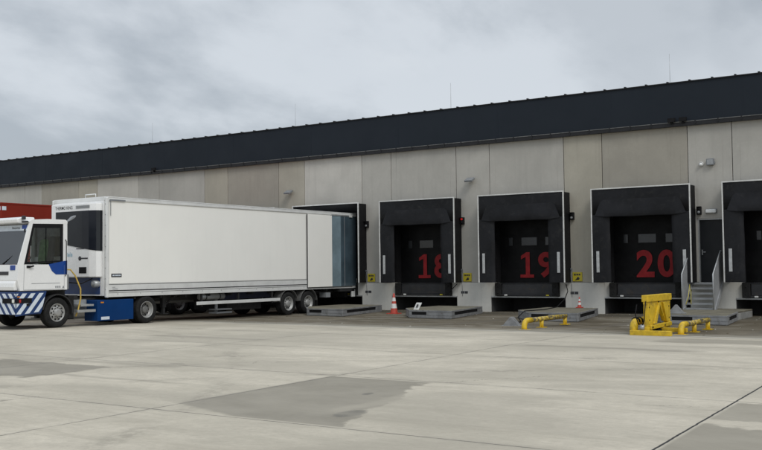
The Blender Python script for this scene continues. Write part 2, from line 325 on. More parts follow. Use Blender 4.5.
# ------------------------------------------------------------------ mesh builder
class MB:
    def __init__(s): s.v = []; s.f = []; s.mi = []; s.sm = []
    def add(s, vs, fs, m=0, smooth=False):
        k = len(s.v); s.v += [tuple(v) for v in vs]
        for f in fs: s.f.append(tuple(i+k for i in f)); s.mi.append(m); s.sm.append(smooth)
        return s
    def box(s, x0, x1, y0, y1, z0, z1, m=0):
        v = [(x, y, z) for x in (x0, x1) for y in (y0, y1) for z in (z0, z1)]
        return s.add(v, [(0, 1, 3, 2), (4, 6, 7, 5), (0, 4, 5, 1), (2, 3, 7, 6), (0, 2, 6, 4), (1, 5, 7, 3)], m)
    def prism(s, pts, ext, m=0, smooth=False):
        n = len(pts); p = [Vector(q) for q in pts]; e = Vector(ext)
        return s.add(p+[q+e for q in p], [tuple(range(n-1, -1, -1)), tuple(range(n, 2*n))], m).add(p+[q+e for q in p], [(i, (i+1) % n, n+(i+1) % n, n+i) for i in range(n)], m, smooth)
    def quad(s, *p, m=0): return s.add(p, [tuple(range(len(p)))], m)
    def slab(s, p, thick, m=0):       # polygon with thickness along its normal
        q = [Vector(a_) for a_ in p]; n = (q[1]-q[0]).cross(q[2]-q[0]).normalized()*thick
        return s.prism(q, n, m)
    def tube(s, path, r, n=10, m=0, cap=True):
        P = [Vector(p) for p in path]; rs = r if isinstance(r, (list, tuple)) else [r]*len(P); vs = []
        up = None
        for i, p in enumerate(P):
            d = (P[min(i+1, len(P)-1)]-P[max(i-1, 0)]).normalized()
            if up is None: up = Vector((0, 0, 1)) if abs(d.z) < .9 else Vector((1, 0, 0))
            a_ = d.cross(up).normalized(); b_ = a_.cross(d).normalized(); up = b_
            for k in range(n):
                th = 2*math.pi*k/n; vs.append(p+(a_*math.cos(th)+b_*math.sin(th))*rs[i])
        fs = [(i*n+k, i*n+(k+1) % n, (i+1)*n+(k+1) % n, (i+1)*n+k) for i in range(len(P)-1) for k in range(n)]
        s.add(vs, fs, m, True)
        if cap: s.add(vs[:n], [tuple(range(n-1, -1, -1))], m).add(vs[-n:], [tuple(range(n))], m)
        return s
    def lathe(s, prof, c, axis='z', n=28, m=0, smooth=True):
        vs = []
        for (h, r) in prof:
            for k in range(n):
                th = 2*math.pi*k/n; u, w = r*math.cos(th), r*math.sin(th)
                if axis == 'z': vs.append((c[0]+u, c[1]+w, c[2]+h))
                elif axis == 'x': vs.append((c[0]+h, c[1]+u, c[2]+w))
                else: vs.append((c[0]+u, c[1]+h, c[2]+w))
        fs = [(i*n+k, i*n+(k+1) % n, (i+1)*n+(k+1) % n, (i+1)*n+k) for i in range(len(prof)-1) for k in range(n)]
        return s.add(vs, fs, m, smooth)
    def bar(s, p, q, w, h, m=0):      # rectangular bar between two points
        p, q = Vector(p), Vector(q); d = (q-p).normalized(); u = Vector((0, 0, 1)) if abs(d.z) < .95 else Vector((1, 0, 0))
        a_ = d.cross(u).normalized()*w/2; b_ = a_.cross(d).normalized()*h/2
        return s.prism([p-a_-b_, p+a_-b_, p+a_+b_, p-a_+b_], q-p, m)
    def build(s, name, mats, parent=None, bevel=0., kind=None):
        if not isinstance(mats, (list, tuple)): mats = [mats]
        me = bpy.data.meshes.new(name); off = Vector(parent['_o']) if parent is not None and '_o' in parent else Vector((0, 0, 0))
        me.from_pydata([Vector(v)-off for v in s.v], [], s.f)
        for m_ in mats: me.materials.append(M[m_])
        for p, i, q in zip(me.polygons, s.mi, s.sm): p.material_index = i; p.use_smooth = q
        me.validate(); 
        import bmesh
        bm = bmesh.new(); bm.from_mesh(me); bmesh.ops.remove_doubles(bm, verts=bm.verts, dist=1e-5); bmesh.ops.recalc_face_normals(bm, faces=bm.faces); bm.to_mesh(me); bm.free()
        o = bpy.data.objects.new(name, me); COL.objects.link(o)
        if parent is not None: o.parent = parent; o['_o'] = parent['_o'] if '_o' in parent else (0, 0, 0)
        else: o['_o'] = (0., 0., 0.)
        if bevel:
            b_ = o.modifiers.new('bevel', 'BEVEL'); b_.width = bevel; b_.segments = 2; b_.limit_method = 'ANGLE'; b_.angle_limit = R(40); b_.harden_normals = False
        if kind: o['kind'] = kind
        return o

def thing(name, loc, label, cat, group=None):
    o = bpy.data.objects.new(name, None); COL.objects.link(o); o.location = loc; o.empty_display_size = .2
    o['_o'] = tuple(float(v) for v in loc); o['label'] = label; o['category'] = cat
    if group: o['group'] = group
    return o
def tag(o, label, cat, group=None):
    o['label'] = label; o['category'] = cat
    if group: o['group'] = group
    return o
def at_base(o, loc):                       # put a one-mesh thing's origin at its base
    l = Vector(loc); o.data.transform(Matrix.Translation(-l)); o.location = l; return o
KIDS = {}
def copy_tree(src, loc=None, label=None, parent=None):
    c = src.copy(); COL.objects.link(c)
    if parent is not None: c.parent = parent
    if loc is not None: c.location = loc
    if label: c['label'] = label
    for ch in [k for k in src.children]: copy_tree(ch, parent=c)
    return c

def text_geo(body, bold=0.):
    cu = bpy.data.curves.new('t', 'FONT'); cu.body = body; cu.offset = bold; cu.resolution_u = 5
    ob = bpy.data.objects.new('t', cu); COL.objects.link(ob)
    bpy.context.view_layer.update()
    dg = bpy.context.evaluated_depsgraph_get(); me = bpy.data.meshes.new_from_object(ob.evaluated_get(dg))
    vs = [v.co.copy() for v in me.vertices]; fs = [tuple(p.vertices) for p in me.polygons]
    bpy.data.objects.remove(ob); bpy.data.curves.remove(cu); bpy.data.meshes.remove(me)
    return vs, fs
def text(mb, body, p0, ux, uz, w, h, m=0, bold=0., slant=0.):
    """fit lettering in a w x h box at p0, running along ux, up along uz, a hair of thickness towards the reader"""
    vs, fs = text_geo(body, bold)
    x0, x1 = min(v.x for v in vs), max(v.x for v in vs); y0, y1 = min(v.y for v in vs), max(v.y for v in vs)
    p0, ux, uz = Vector(p0), Vector(ux), Vector(uz)
    P = [p0+ux*((v.x-x0)/(x1-x0)*w+slant*(v.y-y0)/(y1-y0)*h)+uz*((v.y-y0)/(y1-y0)*h) for v in vs]
    mb.add(P, fs, m)

# ------------------------------------------------------------------ ground
def gz(y):
    if y <= -15.5: return 0.
    if y <= -6: return -.13*(y+15.5)/9.5
    return -.13+.04*(y+6)/6 if y < 0 else -.09
def sheet(name, xs, ys, m, dz=0.):
    mb = MB(); vs = [(x, y, gz(y)+dz) for y in ys for x in xs]; n = len(xs)
    mb.add(vs, [(j*n+i, j*n+i+1, (j+1)*n+i+1, (j+1)*n+i) for j in range(len(ys)-1) for i in range(n-1)])
    return mb.build(name, m, kind='structure')
yard = sheet('yard', [-600, -120, -60, -40, -20, 0, 20, 60, 600], [-600, -120, -50, -34, -26, -20, -15.5, -12, -10, -8, -6, -3, 0, 30, 120, 600], 'yard')
apron = sheet('dock_apron', [-110, -60, -40, -20, 0, 20, 45], [-10.45, -8, -6, -3, 0, .35, 2.5], 'apron', .004)

# ------------------------------------------------------------------ warehouse
P = 4.68; C20 = -11.85
DOCKS = {16+k: C20-P*(4-k) for k in range(6)}      # 16..21
XL, XR = C20-P*18-1.58, C20+P*6-1.58
wh = thing('warehouse', (C20, 0, 0), 'long precast concrete warehouse with a dark metal parapet and a row of numbered loading docks', 'building')
tone = {}
order = 'panel_olive panel_grey panel_brown panel_grey panel_grey panel_pale panel_grey'.split()
wide = {21: 'panel_grey', 20: 'panel_olive', 19: 'panel_grey', 18: 'panel_grey', 17: 'panel_pale', 16: 'panel_olive', 15: 'panel_grey', 14: 'panel_pale', 13: 'panel_olive', 12: 'panel_grey', 11: 'panel_pale'}
narrow = {21: 'panel_brown', 20: 'panel_grey', 19: 'panel_brown', 18: 'panel_grey', 17: 'panel_grey', 16: 'panel_brown', 15: 'panel_brown', 14: 'panel_grey', 13: 'panel_brown', 12: 'panel_grey'}  # right of that dock
mats4 = ['panel_grey', 'panel_pale', 'panel_brown', 'panel_olive', 'seam']
w = MB(); g = .011; T = .3; ZB, ZT = 1.08, 6.75
for k in range(-13, 7):
    d = 20+k; c = C20+P*k; mw = mats4.index(wide.get(d, 'panel_grey')); mn = mats4.index(narrow.get(d, 'panel_grey'))
    x0, x1 = c-1.58+g, c+1.58-g
    if d in DOCKS:
        w.box(x0, c-1.32, 0, T, ZB, ZT, mw).box(c+1.32, x1, 0, T, ZB, ZT, mw).box(c-1.32, c+1.32, 0, T, 3.75, ZT, mw)
    else: w.box(x0, x1, 0, T, ZB, ZT, mw)
    a0, a1 = c+1.58+g, c+P-1.58-g
    if d == 20:      # the personnel door
        w.box(a0, -9.98, 0, T, ZB, ZT, mn).box(-9.07, a1, 0, T, ZB, ZT, mn).box(-9.98, -9.07, 0, T, 3.28, ZT, mn)
    else: w.box(a0, a1, 0, T, ZB, ZT, mn)
w.build('wall', mats4, wh, bevel=.012)
pl = MB()
for k in range(-13, 7):
    d = 20+k; c = C20+P*k
    if d in DOCKS:
        pl.box(c-1.58, c-1.57+0, -.03, .9, -.3, .5) if False else None
        pl.box(c+1.57, c+P-1.57, -.03, .5, -.3, ZB-.012)
        pl.box(c-1.57, c-1.34, -.03, .5, .53, ZB-.012); pl.box(c+1.34, c+1.57, -.03, .5, .53, ZB-.012)
        if d-1 not in DOCKS: pl.box(c-P+1.57, c-1.57, -.03, .5, -.3, ZB-.012)
    elif d+1 not in DOCKS: pl.box(c-1.57, c+P-1.57, -.03, .5, -.3, ZB-.012)
    else: pl.box(c-1.57, c+1.57, -.03, .5, -.3, ZB-.012)
pl.build('plinth', 'plinth', wh, bevel=.01)
bk = MB(); bk.box(XL, XR, .95, 62, 1.06, 8.0); bk.box(XL, XR, 2.2, 62, -.3, 1.06); bk.box(XL, XR, .31, .95, 3.9, 8.0)
bk.build('hall_body', 'roof', wh)
pc = MB(); n = int((XR-XL)/(P/3))
pc.box(XL, XR, -.06, .3, 6.72, 8.12)
for i in range(int((XR-XL)/(P))):
    x = C20+P*6-1.58-P*(i+1)+.4; pc.box(x, x+.045, -.0635, -.0605, 6.74, 8.115)
pc.build('parapet_cladding', 'cladding', wh)
cp = MB(); cp.box(XL-.02, XR+.02, -.10, .34, 8.12, 8.155); cp.build('parapet_cap', 'gutter', wh)
gu = MB(); gu.box(XL, XR, -.16, -.002, 6.565, 6.70); gu.box(XL, XR, -.172, -.15, 6.70, 6.722, 1)
for k in range(int((XR-XL)/(P/6))):
    x = C20+P*6-1.58-.4-k*P/6
    gu.box(x-.02, x+.02, -.18, -.158, 6.60, 6.74)
gu.build('gutter', ['gutter', 'rim_dark'], wh)
for k in range(-110, 40):
    x = -7.78+k*P/6
    if x < -50 or x > -2: continue
    MB().box(x-.03, x+.03, -.12, .10, 8.157, 8.188).build('cap_clamp', 'gutter', wh)
for x in (-10.35, -10.75, -37.0):
    MB().box(x-.13, x+.13, -.26, -.165, 6.72, 6.86).box(x-.04, x+.04, -.22, -.165, 6.66, 6.72).build('outlet_box', 'black', wh)

for d, c in DOCKS.items():
    # pit under the leveller
    pt = MB()
    pt.box(c-1.57, c-1.55, -.02, 1.9, -.15, .49); pt.box(c+1.55, c+1.57, -.02, 1.9, -.15, .49); pt.box(c-1.57, c+1.57, 1.9, 1.95, -.15, .49)
    pt.box(c-1.57, c+1.57, -.02, 1.95, .49, .53)
    o = pt.build('leveller_pit', 'pit', wh)
    dr = MB(); z = 1.08
    dr.box(c-1.32, c+1.32, .30, .34, 1.02, 3.75)
    for zz in (1.62, 2.17, 2.87, 3.42): dr.box(c-1.32, c+1.32, .292, .302, zz, zz+.02)
    dr.box(c-1.32, c+1.32, .285, .30, 1.03, 1.10)
    door = dr.build('dock_door', 'door', wh)
    if d >= 18: door['label'] = 'black sectional dock door with a red %s painted on it' % {18: 'eighteen', 19: 'nineteen', 20: 'twenty', 21: 'number hidden by the curtain'}[d]
    for (u0, u1) in ((-.92, -.76), (-.37, .29), (.64, 1.30)):
        MB().box(c+u0, c+u1, .276, .294, 2.50, 2.82).build('door_window', 'door_glass', door, bevel=.008)
        MB().box(c+u0+.03, c+u1-.03, .272, .278, 2.54, 2.78).build('pane', 'door_glass', door)
    if d != 16:
        for ch, u0 in zip(str(d), (-.45, .33)):
            tx = MB(); ww = .62 if ch != '1' else .56
            if ch == '1':
                tx.add([(c+u0+.02+u_*.58, .270, 1.25+v_*.99) for u_, v_ in ((0, 0), (1, 0), (1, .125), (.70, .125), (.70, 1), (.44, 1), (.06, .86), (.06, .72), (.40, .82), (.40, .125), (0, .125))], [tuple(range(11))])
            else: text(tx, ch, (c+u0, .270, 1.25), (1, 0, 0), (0, 0, 1), ww+.04, .99, 0, .03)
            o = tx.build('door_number', 'red_paint', door)
    lv = MB(); lv.box(c-1.06, c+1.06, -.08, .29, .62, 1.02); lv.box(c-1.10, c+1.10, -.10, .28, 1.022, 1.05); lv.box(c-1.10, c+1.10, -.11, .1, .555, .615)
    lev = lv.build('dock_leveller', 'steel_dark', wh, bevel=.01)
    for sx in (-1, 1):
        xa, xb = sorted((c+sx*1.08, c+sx*1.34))
        bp = MB(); bp.box(xa, xb, -.16, -.032, .55, 1.06); 
        for zz in (.66, .92): bp.lathe([(-.171, .0), (-.171, .03), (-.155, .03)], ((xa+xb)/2, 0, zz), 'y', 10)
        bp.build('rubber_bumper', 'rubber', lev, bevel=.012)
        MB().box(c+sx*.88-.06, c+sx*.88+.06, -.135, -.112, .56, .61).build('marker_lamp', 'conewhite' if sx < 0 else 'sign_yellow', lev)
    MB().box(c-1.56, c+1.56, -.055, -.031, .485, .535).build('edge_angle', 'alu_dark', lev)

# personnel door
md = MB(); md.box(-9.98, -9.07, .12, .16, 1.06, 3.28)
o = md.build('personnel_door', 'mandoor', wh); o['label'] = 'plain dark personnel door at the top of the steel stair'
MB().box(-9.98, -9.94, .02, .12, 1.06, 3.28).box(-9.11, -9.07, .02, .12, 1.06, 3.28).box(-9.94, -9.11, .02, .12, 3.24, 3.28).build('frame', 'alu_dark', o)
MB().box(-9.88, -9.85, .06, .12, 2.02, 2.2).bar((-9.86, .07, 2.12), (-9.74, .07, 2.12), .02, .02).build('handle', 'galv', o)

# ------------------------------------------------------------------ dock shelters
def make_shelter(pushed=False):
    root = thing('dock_shelter', (0, 0, 0), '', 'dock shelter', 'black dock shelters along the wall')
    H, Bz, D = 4.48, 1.08, -.6; w_ = 1.80
    fr = MB()
    fr.box(-w_, -w_+.05, D+.02, -.003, Bz, H-.03).box(w_-.05, w_, D+.02, -.003, Bz, H-.03).box(-w_+.05, w_-.05, D+.02, -.003, H-.08, H-.03)
    fr.build('frame', 'frame_black', root)
    tr = MB()
    tr.box(-w_-.01, w_+.01, D-.012, D+.03, H-.028, H+.014)
    tr.box(-w_-.01, -w_+.03, D-.012, D+.03, Bz, H-.028); tr.box(w_-.03, w_+.01, D-.012, D+.03, Bz, H-.028)
    tr.build('edge_trim', 'white_trim', root)
    # header: back panel + folded flap with gusset corners
    MB().box(-1.74, -1.32, -.03, -.004, 1.09, 4.38).box(1.32, 1.74, -.03, -.004, 1.09, 4.38).box(-1.32, 1.32, -.03, -.004, 3.74, 4.38).box(-1.318, -1.29, -.004, .27, 1.09, 3.74).box(1.29, 1.318, -.004, .27, 1.09, 3.74).box(-1.29, 1.29, -.004, .27, 3.71, 3.74).build('inner_lining', 'black', root)
    if pushed:      # curtains pressed inwards by the trailer
        n = 10; v = []
        for (sx0, y_, z_, hw) in ((0, D+.01, H-.04, 1.76), (0, D+.08, H-.12, 1.70), (0, -.12, 4.15, 1.42)): v += [(-hw+2*hw*i/n, y_, z_+.01*math.sin(i*1.7)) for i in range(n+1)]
        MB().add(v, [(j*(n+1)+i, j*(n+1)+i+1, (j+1)*(n+1)+i+1, (j+1)*(n+1)+i) for j in range(2) for i in range(n)], 0, True).build('header_curtain', 'fabric', root)
        for sx in (-1, 1):
            v = []
            for j in range(9):
                z_ = Bz+(H-.05-Bz)*j/8
                v += [(sx*(u_+.01*math.sin(z_*4)), y_, z_) for u_, y_ in ((1.765, D+.01), (1.70, D+.08), (1.45, -.12))]
            MB().add(v, [(j*3+i, j*3+i+1, (j+1)*3+i+1, (j+1)*3+i) for j in range(8) for i in range(2)], 0, True).build('side_curtain', 'fabric', root)
        return root
    hd = MB(); n = 16
    def zf(u): return .006*math.sin(u*9)+.004*math.sin(u*27+1)
    xs = [-1.76+3.52*i/n for i in range(n+1)]
    top = [(x, D+.012+zf(x)*.4, H-.03) for x in xs]; mid = [(x, D+.004+zf(x+2), 4.05) for x in xs]; bot = [(x, D+.012+zf(x+4), 3.50) for x in xs]
    bk_ = [(x, D+.05, 3.50) for x in xs]
    rows = top+mid+bot+bk_
    hd.add(rows, [(j*(n+1)+i, j*(n+1)+i+1, (j+1)*(n+1)+i+1, (j+1)*(n+1)+i) for j in range(3) for i in range(n)], 0, True)
    hd.build('header_curtain', 'fabric', root)
    fl = MB(); rows = []
    for j, (hw, yy, zz) in enumerate(((1.34, -.006, 4.07), (1.37, -.012, 3.98), (1.33, -.020, 3.7), (1.28, -.032, 3.47), (1.26, -.018, 3.445))):
        rows += [(-hw+2*hw*i/n, D+yy+zf(i*.3+j)*.35, zz+(.006*math.sin(i*.7) if j > 2 else 0)) for i in range(n+1)]
    fl.add(rows, [(j*(n+1)+i, j*(n+1)+i+1, (j+1)*(n+1)+i+1, (j+1)*(n+1)+i) for j in range(4) for i in range(n)], 0, True)
    for sx in (-1, 1):
        fl.add([(sx*1.34, D-.006, 4.07), (sx*1.46, D-.004, 3.98), (sx*1.66, D-.012, 3.50), (sx*1.28, D-.032, 3.47), (sx*1.33, D-.020, 3.7), (sx*1.37, D-.012, 3.98)], [(0, 1, 2, 3, 4, 5)])
        fl.add([(sx*1.28, D-.032, 3.47), (sx*1.66, D-.012, 3.50), (sx*1.66, D, 3.48), (sx*1.27, D-.02, 3.44)], [(0, 1, 2, 3)])
    fl.build('header_flap', 'fabric2', root)
    for sx in (-1, 1):
        cu = MB(); nz = 14; rows = []
        for j in range(nz+1):
            z = Bz+(3.53-Bz)*j/nz
            for (u, yy) in ((1.765, .012), (1.62, .004), (1.45, .010), (1.27, .02), (1.14, .055), (1.12, .10)):
                rows.append((sx*(u+.008*math.sin(z*5+sx)), D+yy+.007*math.sin(z*3.1+u*8), z))
        k = 6
        cu.add(rows, [(j*k+i, j*k+i+1, (j+1)*k+i+1, (j+1)*k+i) for j in range(nz) for i in range(k-1)], 0, True)
        cu.build('side_curtain', 'fabric', root)
        MB().box(sx*1.57-.055, sx*1.57+.055, D-.025, D-.004, 1.44, 2.21).build('guide_strip', 'reflect', root, bevel=.006)
    return root
sh_lab = {16: 'black dock shelter over the back end of the red trailer', 17: 'black dock shelter that the white trailer is backed into',
          18: 'black dock shelter around the door with the red eighteen, first right of the white trailer', 19: 'black dock shelter around the door with the red nineteen, middle one of the open docks',
          20: 'black dock shelter around the door with the red twenty, immediately left of the stair', 21: 'black dock shelter right of the stair, cut by the photo edge'}
sp = make_shelter(True); sh0 = make_shelter()
for d, c in DOCKS.items():
    src = sp if d in (16, 17) else sh0
    if d in (16, 18): src.location = (c, 0, 0); src['label'] = sh_lab[d]
    else: copy_tree(src, (c, 0, 0), sh_lab[d])

# ------------------------------------------------------------------ wall fittings
def make_signal(lit):
    root = thing('signal_light', (0, 0, 0), '', 'signal light', 'small signal lights beside the dock shelters')
    MB().box(-.075, .075, -.13, -.003, -.16, .13).build('housing', 'black', root, bevel=.012)
    for k, zz in enumerate((.055, -.075)):
        MB().lathe([(-.16, .0), (-.165, .03), (-.15, .045), (-.128, .047)], (0, 0, zz), 'y', 14).build('lamp', ('lamp_red' if lit else 'black') if k == 0 else ('black' if lit else 'ink_grey'), root)
    MB().box(-.06, .06, -.24, -.131, .108, .118).build('hood', 'black', root)
    return root
s18 = make_signal(True); s18.location = (-19.33, 0, 3.56); s18['label'] = 'signal light lit red, right of the dock shelter with the red eighteen'
s0 = make_signal(False); s0.location = (-14.62, 0, 3.57); s0['label'] = 'unlit black signal light right of the dock shelter with the red nineteen'
copy_tree(s0, (-9.9, 0, 3.58), 'unlit black signal light above the left corner of the personnel door')
copy_tree(s0, (-24.02, 0, 3.58), 'unlit black signal light on the wall right of the white trailer')

def make_flood():
    root = thing('flood_light', (0, 0, 0), '', 'flood light', 'flood lights high on the concrete wall')
    MB().bar((0, -.003, -.02), (0, -.16, .03), .05, .05).build('bracket', 'galv', root)
    b_ = MB(); b_.prism([(-.17, -.10, .10), (.17, -.10, .10), (.17, -.36, -.03), (-.17, -.36, -.03)], (0, .035, -.07)); b_.build('lamp_head', 'grey_plastic', root, bevel=.01)
    MB().prism([(-.14, -.115, .012), (.14, -.115, .012), (.14, -.325, -.092), (-.14, -.325, -.092)], (0, .003, -.006)).build('lens', 'lamp_white', root)
    return root
f0 = make_flood(); f0.location = (-18.9, 0, 5.17); f0['label'] = 'grey flood light on the bare wall between the eighteen and nineteen docks'
copy_tree(f0, (-28.25, 0, 5.17), 'grey flood light on the wall above the roof of the white trailer')

fx = thing('square_flood_light', (-9.47, 0, 5.22), 'square grey flood light high above the personnel door', 'flood light')
MB().box(-9.6, -9.34, -.13, -.04, 5.12, 5.35).build('housing', 'grey_plastic', fx, bevel=.012)
MB().box(-9.57, -9.37, -.137, -.131, 5.15, 5.32).build('lens', 'galv', fx)
MB().box(-9.62, -9.32, -.04, -.003, 5.18, 5.24).build('bracket', 'galv', fx)
dc = thing('dome_camera', (-9.80, 0, 5.18), 'white dome camera left of the square flood light', 'camera')
MB().lathe([(-.003, .08), (-.05, .08), (-.06, .07)], (-9.80, 0, 5.18), 'y', 18).build('base', 'lamp_white', dc)
MB().lathe([(-.06, .066), (-.10, .055), (-.13, .03), (-.14, 0)], (-9.80, 0, 5.17), 'y', 18).build('dome', 'lamp_white', dc)
bl = thing('bulkhead_lamp', (-9.5, 0, 3.53), 'long white bulkhead lamp above the personnel door', 'lamp')
MB().box(-9.69, -9.31, -.03, -.003, 3.45, 3.61).build('base', 'grey_plastic', bl)
MB().box(-9.68, -9.32, -.11, -.03, 3.465, 3.595).build('diffuser', 'lamp_white', bl, bevel=.03)

def make_sign():
    root = thing('warning_sign', (0, 0, 0), '', 'sign', 'yellow wheel chock signs low on the wall')
    pl_ = MB().box(-.19, .19, -.035, -.012, -.17, .17).build('sign_plate', 'sign_yellow', root, bevel=.006)
    bl_ = MB()
    for k in range(3): bl_.box(-.13+.09*k, -.06+.09*k, -.0385, -.036, .05, .115)
    bl_.lathe([(-.0385, .0), (-.0385, .055), (-.036, .055)], (.03, 0, -.06), 'y', 18)
    bl_.prism([(-.10, -.0385, -.125), (.00, -.0385, -.125), (-.03, -.0385, -.06)], (0, .002, 0))
    bl_.build('pictogram', 'ink', pl_)
    MB().tube([(-.24, -.01, .25), (-.24, -.07, .25), (-.24, -.09, .29), (-.22, -.08, .33)], .014, 8).box(-.27, -.21, -.02, -.003, .18, .32).build('hook', 'grey_plastic', root)
    MB().tube([(-.24, -.05, .26), (-.25, -.06, .05), (-.23, -.05, -.3), (-.22, -.045, -.75)], .008, 6).build('chock_cord', 'ink_grey', root)
    return root
g0 = make_sign(); g0.location = (-14.47, 0, 1.28); g0['label'] = 'yellow pictogram sign above the short traffic cone'
copy_tree(g0, (-19.16, 0, 1.28), 'yellow pictogram sign between the eighteen and nineteen docks')
copy_tree(g0, (-23.84, 0, 1.28), 'yellow pictogram sign nearest the white trailer, above the tall traffic cone')
pp = MB().box(-.15, -.02, -.042, -.032, -.045, .045).box(.02, .15, -.042, -.032, -.045, .045).box(-.155, .155, -.034, -.0305, -.052, .052, 1).build('plinth_marker', ['ink', 'ink_grey'])
tag(pp, 'small dark marker plate on the plinth above the short traffic cone', 'marker plate', 'small marker plates on the plinth'); pp.location = (-14.6, 0, .68)
for x, l in ((-19.3, 'between the eighteen and nineteen docks'), (-24.0, 'right of the white trailer')):
    copy_tree(pp, (x, 0, .68), 'small dark marker plate on the plinth '+l)

# lightning rods on the roof edge
rd = MB().tube([(0, 0, 0), (0, 0, 1.1)], .006, 6).box(-.1, .1, -.1, .1, -.02, .05).build('lightning_rod', 'alu_dark')
tag(rd, 'thin lightning rod on the roof edge nearest the square flood light', 'lightning rod', 'thin lightning rods on the roof'); rd.location = (-10.9, .22, 8.15)
for x, l in ((-19.7, 'above the eighteen dock, middle of the roof'), (-27.9, 'above the back of the white trailer'), (-37.3, 'above the front of the white trailer')):
    copy_tree(rd, (x-.25, .22, 8.15), 'thin lightning rod on the roof edge '+l)

# ------------------------------------------------------------------ stair
st = thing('steel_stair', (-9.72, -.6, .1), 'grey steel stair with sheet side panels up to the personnel door', 'stair')
for i in range(6):
    z = .225+i*.168; y = -1.14+i*.185
    MB().box(-10.17, -9.17, y, y+.25, z-.03, z).box(-10.17, -9.17, y+.002, y+.02, z-.065, z-.03).build('tread', 'galv', st)
for x in (-10.2, -9.16):
    MB().prism([(x, -1.22, .12), (x, -1.0, .12), (x, 0, .98), (x, 0, 1.12), (x, -.12, 1.12)], (.025, 0, 0)).build('stringer', 'stair_grey', st)
    MB().prism([(x-.012, -1.23, .14), (x-.012, -1.02, .14), (x-.012, -.05, 1.0), (x-.012, -.05, 2.12), (x-.012, -.28, 2.12), (x-.012, -1.22, 1.34)], (.01, 0, 0)).build('side_panel', 'stair_grey', st)
    MB().tube([(x, -1.25, .1), (x, -1.25, 1.36), (x, -.28, 2.15), (x, -.03, 2.15), (x, -.03, 1.06)], .022, 8).build('handrail', 'galv', st)
MB().tube([(-10.13, -1.1, .33), (-10.08, -.95, .6), (-10.1, -.7, 1.0), (-10.05, -.75, .75), (-9.98, -1.0, .35)], .012, 6).build('loose_cord', 'sign_yellow', st)

# ------------------------------------------------------------------ platforms between the docks
ZP = .17
def make_platform(full=False):
    root = thing('loading_platform', (0, 0, 0), '', 'platform', 'low concrete and steel platforms between the docks')
    f = [(-1.1, -3.3), (-.05, -4.72), (1.72, -4.85), (1.34, -2.2), (1.30, -.05), (-1.1, -.05)] if full else [(-1.1, -3.3), (-.05, -4.72), (1.72, -4.85), (.86, -1.0), (-1.1, -.95)]
    zt = ZP; b = MB()
    b.prism([(x, y, -.2) for x, y in f], (0, 0, zt-.05+.2)); b.build('base', 'ramp_conc', root, bevel=.02)
    tp = MB(); g_ = [(x*1.0, y) for x, y in f]
    tp.prism([(x, y, zt-.048) for x, y in g_], (0, 0, .05)); tp.build('deck', 'ramp_top', root, bevel=.01)
    # steel edge channels with a dark slot, front and right side
    def edge(p, q, slot0, slot1, off=.03):
        p, q = Vector((*p, 0)), Vector((*q, 0)); d = (q-p).normalized(); n_ = Vector((d.y, -d.x, 0)); L = (q-p).length
        e = MB(); e.bar(p+n_*off*.5+Vector((0, 0, .145)), q+n_*off*.5+Vector((0, 0, .145)), off, .05); e.bar(p+n_*off*.5+Vector((0, 0, -.045)), q+n_*off*.5+Vector((0, 0, -.045)), off, .10)
        e.bar(p+n_*.5*off+Vector((0, 0, .050)), p+d*slot0+n_*.5*off+Vector((0, 0, .050)), off, .12)
        e.bar(p+d*slot1+n_*.5*off+Vector((0, 0, .050)), q+n_*.5*off+Vector((0, 0, .050)), off, .12)
        e.build('edge_channel', 'ramp_steel', root)
        s_ = MB(); s_.bar(p+d*slot0+n_*.006+Vector((0, 0, .050)), p+d*slot1+n_*.006+Vector((0, 0, .050)), .01, .12); s_.build('slot', 'black', root)
    edge(f[0], f[1], .6, .7); edge(f[1], f[2], .1, .75); edge(f[2], f[3], .35, 2.4 if full else 3.3)
    return root
plab = {17: 'low grey platform right of the white trailer', 18: 'low grey platform with a small white marker plate on its corner',
        19: 'low grey platform carrying the short traffic cone, behind a yellow guide pipe', 20: 'low grey platform at the foot of the steel stair'}
p0 = None
for d in (17, 18, 19, 20):
    loc = (DOCKS[d]+P/2, 0, 0)
    if d == 20: pf = make_platform(True); pf.location = loc; pf['label'] = plab[d]
    elif p0 is None: p0 = make_platform(); p0.location = loc; p0['label'] = plab[d]
    else: copy_tree(p0, loc, plab[d])

# small tilted marker on platform 18/19
mk = thing('edge_marker', (-18.9, -4.3, .172), 'small white tilted marker plate with a black symbol on the platform corner', 'marker')
pq = MB().prism([(-19.0, -4.36, .172), (-18.74, -4.42, .172), (-18.66, -4.32, .42), (-18.92, -4.26, .42)], (0, .02, 0)).build('marker_plate', 'white_trim', mk)
MB().prism([(-18.88, -4.375, .25), (-18.80, -4.39, .25), (-18.77, -4.36, .36), (-18.85, -4.345, .36)], (0, -.004, 0)).build('symbol', 'ink', pq)

# ------------------------------------------------------------------ traffic cones
def cone(loc, h, label):
    root = thing('traffic_cone', loc, label, 'traffic cone', 'red and white traffic cones')
    x, y, z = loc; b = h*.27
    MB().box(x-b, x+b, y-b, y+b, z, z+.035).build('foot', 'orange', root, bevel=.01)
    r = lambda u: h*(.19-.15*u)
    c_ = MB(); lv_ = (0.05, .28, .50, .62, .80, 1.0); mm = (0, 1, 0, 1, 0)
    for i in range(5): c_.lathe([(h*lv_[i], r(lv_[i])), (h*lv_[i+1], r(lv_[i+1]))], (x, y, z), 'z', 20, mm[i])
    c_.lathe([(h, r(1.)), (h, 0)], (x, y, z), 'z', 20, 0)
    c_.build('cone_body', ['orange', 'conewhite'], root)
    return root
cone((-21.1, -2.45, -.108), .80, 'tall red and white traffic cone standing on the ground')
k2 = cone((-13.92, -1.2, .173), .40, 'short red traffic cone standing on a grey platform')

